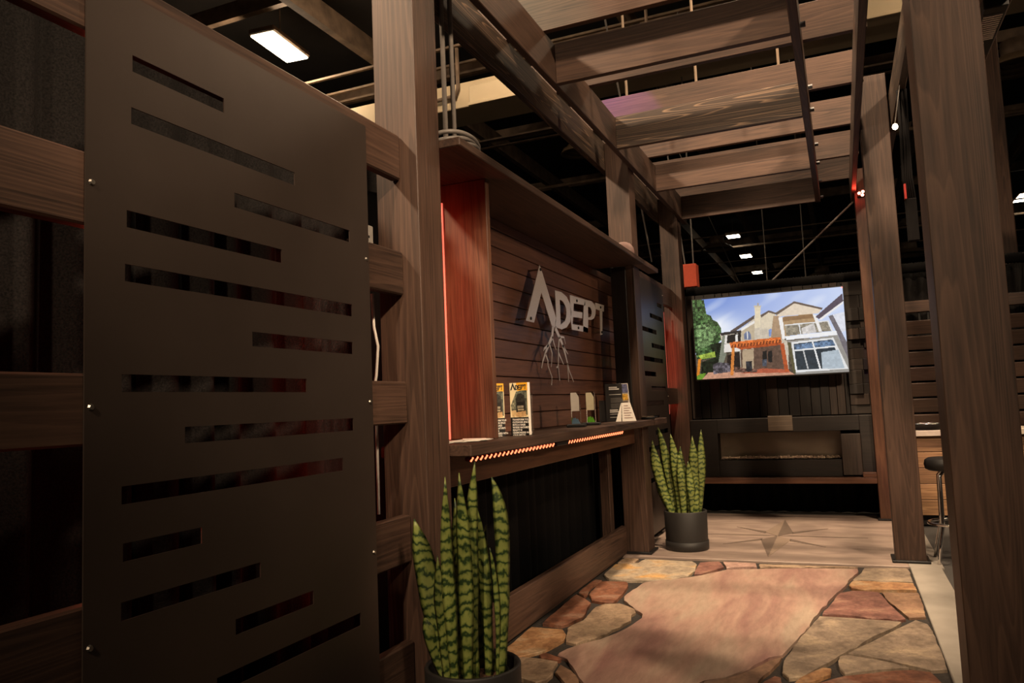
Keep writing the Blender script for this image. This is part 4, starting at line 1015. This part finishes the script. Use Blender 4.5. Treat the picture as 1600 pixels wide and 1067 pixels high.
obj('bowl', lathe_bm([(0, .004), (.10, .004), (.15, .05), (.155, .055), (.145, .055), (.10, .015), (0, .012)], .70, 8.14, .873, 32), M_BLACK, tr, smooth=True)
obj('rim', tube_bm([(.70 + .15 * math.cos(t), 8.14 + .15 * math.sin(t), .929) for t in np.linspace(0, math.tau, 33)[:-1]], .004, 6, closed=True), M_CHROME, tr, smooth=True)

st = empty('bar_stool', (.685, 6.45, 0), 'chrome bar stool with black padded seat beyond the right post', 'stool')
obj('seat', lathe_bm([(0, 0), (.15, 0), (.172, .012), (.178, .045), (.172, .075), (.15, .09), (0, .094)], .685, 6.45, .655, 36), M_BLACK, st, smooth=True)
for sx, sy in ((-1, -1), (-1, 1), (1, -1), (1, 1)):
    pts = [(.685 + sx * .02, 6.45 + sy * .02, .648), (.685 + sx * .065, 6.45 + sy * .06, .645), (.685 + sx * .085, 6.45 + sy * .075, .615), (.685 + sx * .088, 6.45 + sy * .08, .45), (.685 + sx * .092, 6.45 + sy * .085, .27), (.685 + sx * .12, 6.45 + sy * .11, .14), (.685 + sx * .145, 6.45 + sy * .14, .0)]
    obj('leg', tube_bm(pts, .011, 10), M_CHROME, st, smooth=True)
obj('foot_ring', tube_bm([(.685 + .178 * math.cos(t), 6.45 + .17 * math.sin(t), .275) for t in np.linspace(0, math.tau, 41)[:-1]], .011, 8, closed=True), M_CHROME, st, smooth=True)

# ------------------------------------------------------------------ lamps, added fill lamps, ducts and hanging gear of the hall
rl = empty('red_spot_lamp', (.30, 8.20, 3.22), 'small glowing red lamp on top of the back right post', 'lamp')
box('housing', .27, .35, 8.262, 8.328, 3.19, 3.26, M_BLACK, rl)
for (dx, dz) in ((-.012, 0), (.022, .012), (.016, -.022)):
    obj('led_lens', lathe_bm([(0, .013), (.010, .009), (.014, 0), (0, 0)], 0, 0, 0, 10), emit('hot_red_led', (1, .22, .12), 26), rl).location = (dx, .052, .0 + dz)
for o in [c for c in rl.children if c.name.startswith('led_lens')]: o.rotation_euler = (H, 0, 0)
ld = bpy.data.lights.new('red_lamp_light', 'POINT'); ld.energy = 1.3; ld.color = (1, .05, .025); ld.shadow_soft_size = .03
lo = bpy.data.objects.new('red_lamp_light', ld); link(lo, rl); lo.location = (-.05, -.03, 0)

def highbay(x, y, z, w, l, label, rz=0, watts=0):
    r = empty('hall_or_fill_lamp', (x, y, z), label, 'lamp', 'lamps under the hall roof', rz)
    o = obj('housing', cube_bm(-w/2, w/2, -l/2, l/2, .02, .12, .02), M_DARKSTEEL); o.parent = r
    o = obj('diffuser', cube_bm(-w/2 + .03, w/2 - .03, -l/2 + .03, l/2 - .03, -.015, .0195, .012), M_HALL); o.parent = r
    o = obj('hanger', tube_bm([(0, 0, .12), (0, 0, 9.2 - z)], .012, 6), M_DARKSTEEL); o.parent = r
    if watts:
        ld = bpy.data.lights.new('hall_or_fill_glow', 'POINT'); ld.energy = watts; ld.color = WARM; ld.shadow_soft_size = .25
        lo = bpy.data.objects.new('hall_or_fill_glow', ld); link(lo, r); lo.location = (0, 0, -.3)
highbay(-8.9, 10.7, 7.9, .52, 1.15, 'big bright rectangular lamp over the near screen', .1, 170)
highbay(-4.6, 8.7, 7.9, .52, 1.15, 'added unseen rectangular lamp high behind the bar, lighting the duct', 0, 330)  # added out of sight to brighten the cream duct
highbay(3.4, 9.4, 7.9, .52, 1.15, 'added unseen rectangular lamp above the right side of the television wall', 0, 260)  # added out of sight to light the right end of the duct
highbay(-3.72, 32.4, 7.9, .55, .8, 'nearest of the three small square lamps above the television')
highbay(-3.78, 37.5, 7.9, .55, .8, 'middle of the three small square lamps above the television')
highbay(-3.79, 42.9, 7.9, .55, .8, 'farthest of the three small square lamps above the television')
highbay(6.55, 31.9, 7.9, .8, 1.3, 'bright lamp cut by the right edge of the picture')
for i, (p, t_, w_, s_, cn_) in enumerate(HALL_AND_FILL_LIGHTS):
    r = empty('hall_or_fill_lamp', (p[0], p[1], p[2] + .12), ['round lamp high over the left of the near fence', 'round lamp high over the right of the near post', 'round spot lamp high above the rafters', 'added unseen round spot high right, washing the near screen', 'round spot lamp out to the right facing the sign', 'added round fill spot behind the viewer aimed at the near plant', 'added round fill spot low behind the viewer aimed at the rafters'][i], 'lamp', 'lamps under the hall roof')
    obj('housing', lathe_bm([(0, .1), (s_ * .3, .1), (s_ * .55, 0), (s_ * .52, 0), (0, .06)], p[0], p[1], p[2] + .12, 24), M_DARKSTEEL, r)
    obj('hanger', tube_bm([(p[0], p[1], p[2] + .2), (p[0], p[1], 9.2)], .01, 6), M_DARKSTEEL, r)

for i, (p, t_, w_, c_, cn_) in enumerate(STAGE_LIGHTS):
    r = empty('stage_light', (p[0], p[1], p[2] + .06), ['small stage light aimed purple at the rafter end', 'small stage light aimed teal at the near rafter end'][i], 'lamp')
    obj('housing', lathe_bm([(0, .12), (.03, .12), (.045, .03), (.045, 0), (.04, 0), (0, .03)], p[0], p[1], p[2] + .04, 20), M_BLACK, r)
    obj('hanger', tube_bm([(p[0], p[1], p[2] + .15), (p[0], p[1], 7.50)], .012, 6), M_DARKSTEEL, r)
dc = empty('air_duct', (-3, 11.7, 6.4), 'long cream rectangular duct crossing under the hall roof', 'duct')
box('duct_body', -11.0, 9.0, 11.5, 12.3, 6.42, 6.86, M_CREAM, dc, .01)
box('duct_step', -5.4, 9.0, 11.2, 11.49, 6.30, 6.64, M_CREAM, dc, .02)
box('duct_lip', -5.4, 9.0, 11.15, 11.199, 6.28, 6.33, M_CREAM, dc, .005)
for x_ in (-7.2, -6.0, -4.2, -2.4, -.6, 1.2): obj('strap', tube_bm([(x_, 11.46, 6.40), (x_, 11.46, 7.497)], .025, 8), M_DARKSTEEL, dc)
obj('conduit', tube_bm([(-6.9, 11.42, 6.55), (-5.75, 11.42, 6.62), (-5.70, 11.42, 6.75), (-5.70, 11.42, 7.45)], .035, 8), M_DARKSTEEL, dc, smooth=True)
def diffuser(x, y, z, r_, label):
    r = empty('round_diffuser', (x, y, z), label, 'diffuser', 'round ceiling diffusers')
    for k, f in enumerate((1, .72, .45)):
        obj('ring', lathe_bm([(r_ * f, 0), (r_ * f * .86, .10 + .04 * k), (r_ * f * .80, .10 + .04 * k), (r_ * f * .92, -.02), (r_ * f, 0)], x, y, z + .05 * k, 30), simple('tan_metal', (.22, .15, .09), .45, metal=.4), r, smooth=True)
    obj('neck', tube_bm([(x, y, z + .15), (x, y, 7.497)], r_ * .45, 16), M_DARKSTEEL, r, smooth=True)
diffuser(-5.19, 16.5, 7, .42, 'round ribbed diffuser seen past the left side beam')
diffuser(-4.1, 30.2, 7, .62, 'round diffuser left of the three small square lamps')
diffuser(-.53, 40.5, 7, .75, 'round diffuser low above the television wall')
diffuser(2.98, 36.3, 7, .75, 'round diffuser glimpsed between the two right posts')
diffuser(3.33, 16.1, 7, .55, 'round diffuser high right of the big near post')
bn = box('hanging_banner', -2.21, -1.97, 12.0, 12.25, 3.0, 3.36, M_REDBANNER, None, .003); tag(bn, 'orange-red hanging banner box seen left above the television wall', 'banner')
for i, (a, b_) in enumerate((((-2.15, 12.1, 3.36), (-2.6, 12.5, 7.50)), ((-2.02, 12.1, 3.36), (-2.02, 12.1, 7.50)))):
    o = obj('wire', tube_bm([a, b_], .012, 6), M_GREYCABLE, bn)
for i, (a, b_, lb) in enumerate((
    ((-.62, 8.72, 2.50), (.24, 8.70, 3.243), 'slanting wire from the wall top toward the red lamp'),
    ((-1.08, 14, 2.6), (-1.10, 14, 7.50), 'thin hanging wire left over the television'),
    ((-.45, 14, 2.6), (-.45, 14, 7.50), 'pair wire hanging above the television centre'),
    ((-1.5, 16, 2.8), (-3.2, 16, 7.50), 'wire slanting across the far ceiling behind the last cross board'),
    ((-2.1, 9.5, 3.0), (-2.05, 6.9, 6.5), 'wire dropping behind the bar cornice'))):
    o = obj('hanging_wire', tube_bm([a, b_], .010, 6), M_GREYCABLE); tag(o, lb, 'wire')
for i, (x_, y_, lb) in enumerate(((-1.55, 6.4, 'first thin tan rod above the rafters from the left'), (-.95, 6.4, 'second thin tan rod above the rafters from the left'), (-.30, 6.6, 'third thin tan rod above the rafters from the left'))):
    o = obj('ceiling_rod', tube_bm([(x_, y_, 3.76), (x_, y_, 7.50)], .012, 6), simple('tan_rod', (.16, .11, .07), .6)); tag(o, lb, 'rod')
fpst = box('far_column', 1.60, 1.79, 9.4, 9.6, 0, 7.75, W[2], None, .01); tag(fpst, 'far timber column seen just right of the big near post', 'column')

M_RUBBER = simple('dull_black_rubber', (.008, .007, .007), .9, spec=.05)
hg = empty('hanging_cable_bundle', (.50, 5.6, 2.2), 'black cable bundle hanging between the two right posts', 'cable bundle')
for i in range(5):
    x_ = .475 + .012 * i
    obj('strand', tube_bm([(x_, 5.6 + .02 * (i % 2), 3.245), (x_ + .01 * math.sin(i), 5.6, 2.9), (x_ - .008, 5.62, 2.65), (x_, 5.6, 2.5)], .010, 6), M_RUBBER, hg, smooth=True)
box('dark_box', .465, .53, 5.57, 5.64, 2.22, 2.50, M_RUBBER, hg)
box('red_band', .463, .475, 5.566, 5.60, 2.50, 2.60, simple('red_band_plastic', (.4, .02, .015), .4), hg, 0)
bb = empty('hanging_bulb', (.435, 5.5, 2.97), 'tiny bright bulb hanging on a wire between the right posts', 'bulb')
obj('bulb', lathe_bm([(0, -.022), (.014, -.014), (.018, 0), (.012, .016), (0, .022)], .437, 5.5, 2.97, 14), M_FARBULB, bb, smooth=True)
obj('cord', tube_bm([(.437, 5.5, 2.99), (.485, 5.5, 3.25)], .003, 6), M_GREYCABLE, bb)

# cables between screen and first post
wc = obj('white_cable', tube_bm([(-1.76, 2.66, 1.74), (-1.755, 2.66, 1.60), (-1.735, 2.655, 1.52), (-1.75, 2.66, 1.40), (-1.755, 2.66, 1.38), (-1.755, 2.66, .84)], .006, 6), M_WHITECABLE, smooth=True); tag(wc, 'white cable hanging in the gap beside the first post', 'cable')
pb = empty('power_supply', (-1.78, 2.64, 1.93), 'small white power supply in the gap above a fence rail', 'power supply')
box('case', -1.79, -1.765, 2.65, 2.69, 1.935, 2.03, simple('grey_case', (.22, .2, .18), .5), pb); box('band', -1.791, -1.764, 2.649, 2.66, 1.975, 1.985, M_BLACK, pb, 0)
for o in list(bpy.data.objects):
    if o.type == 'MESH' and o.name.startswith('tmp'): bpy.data.objects.remove(o)
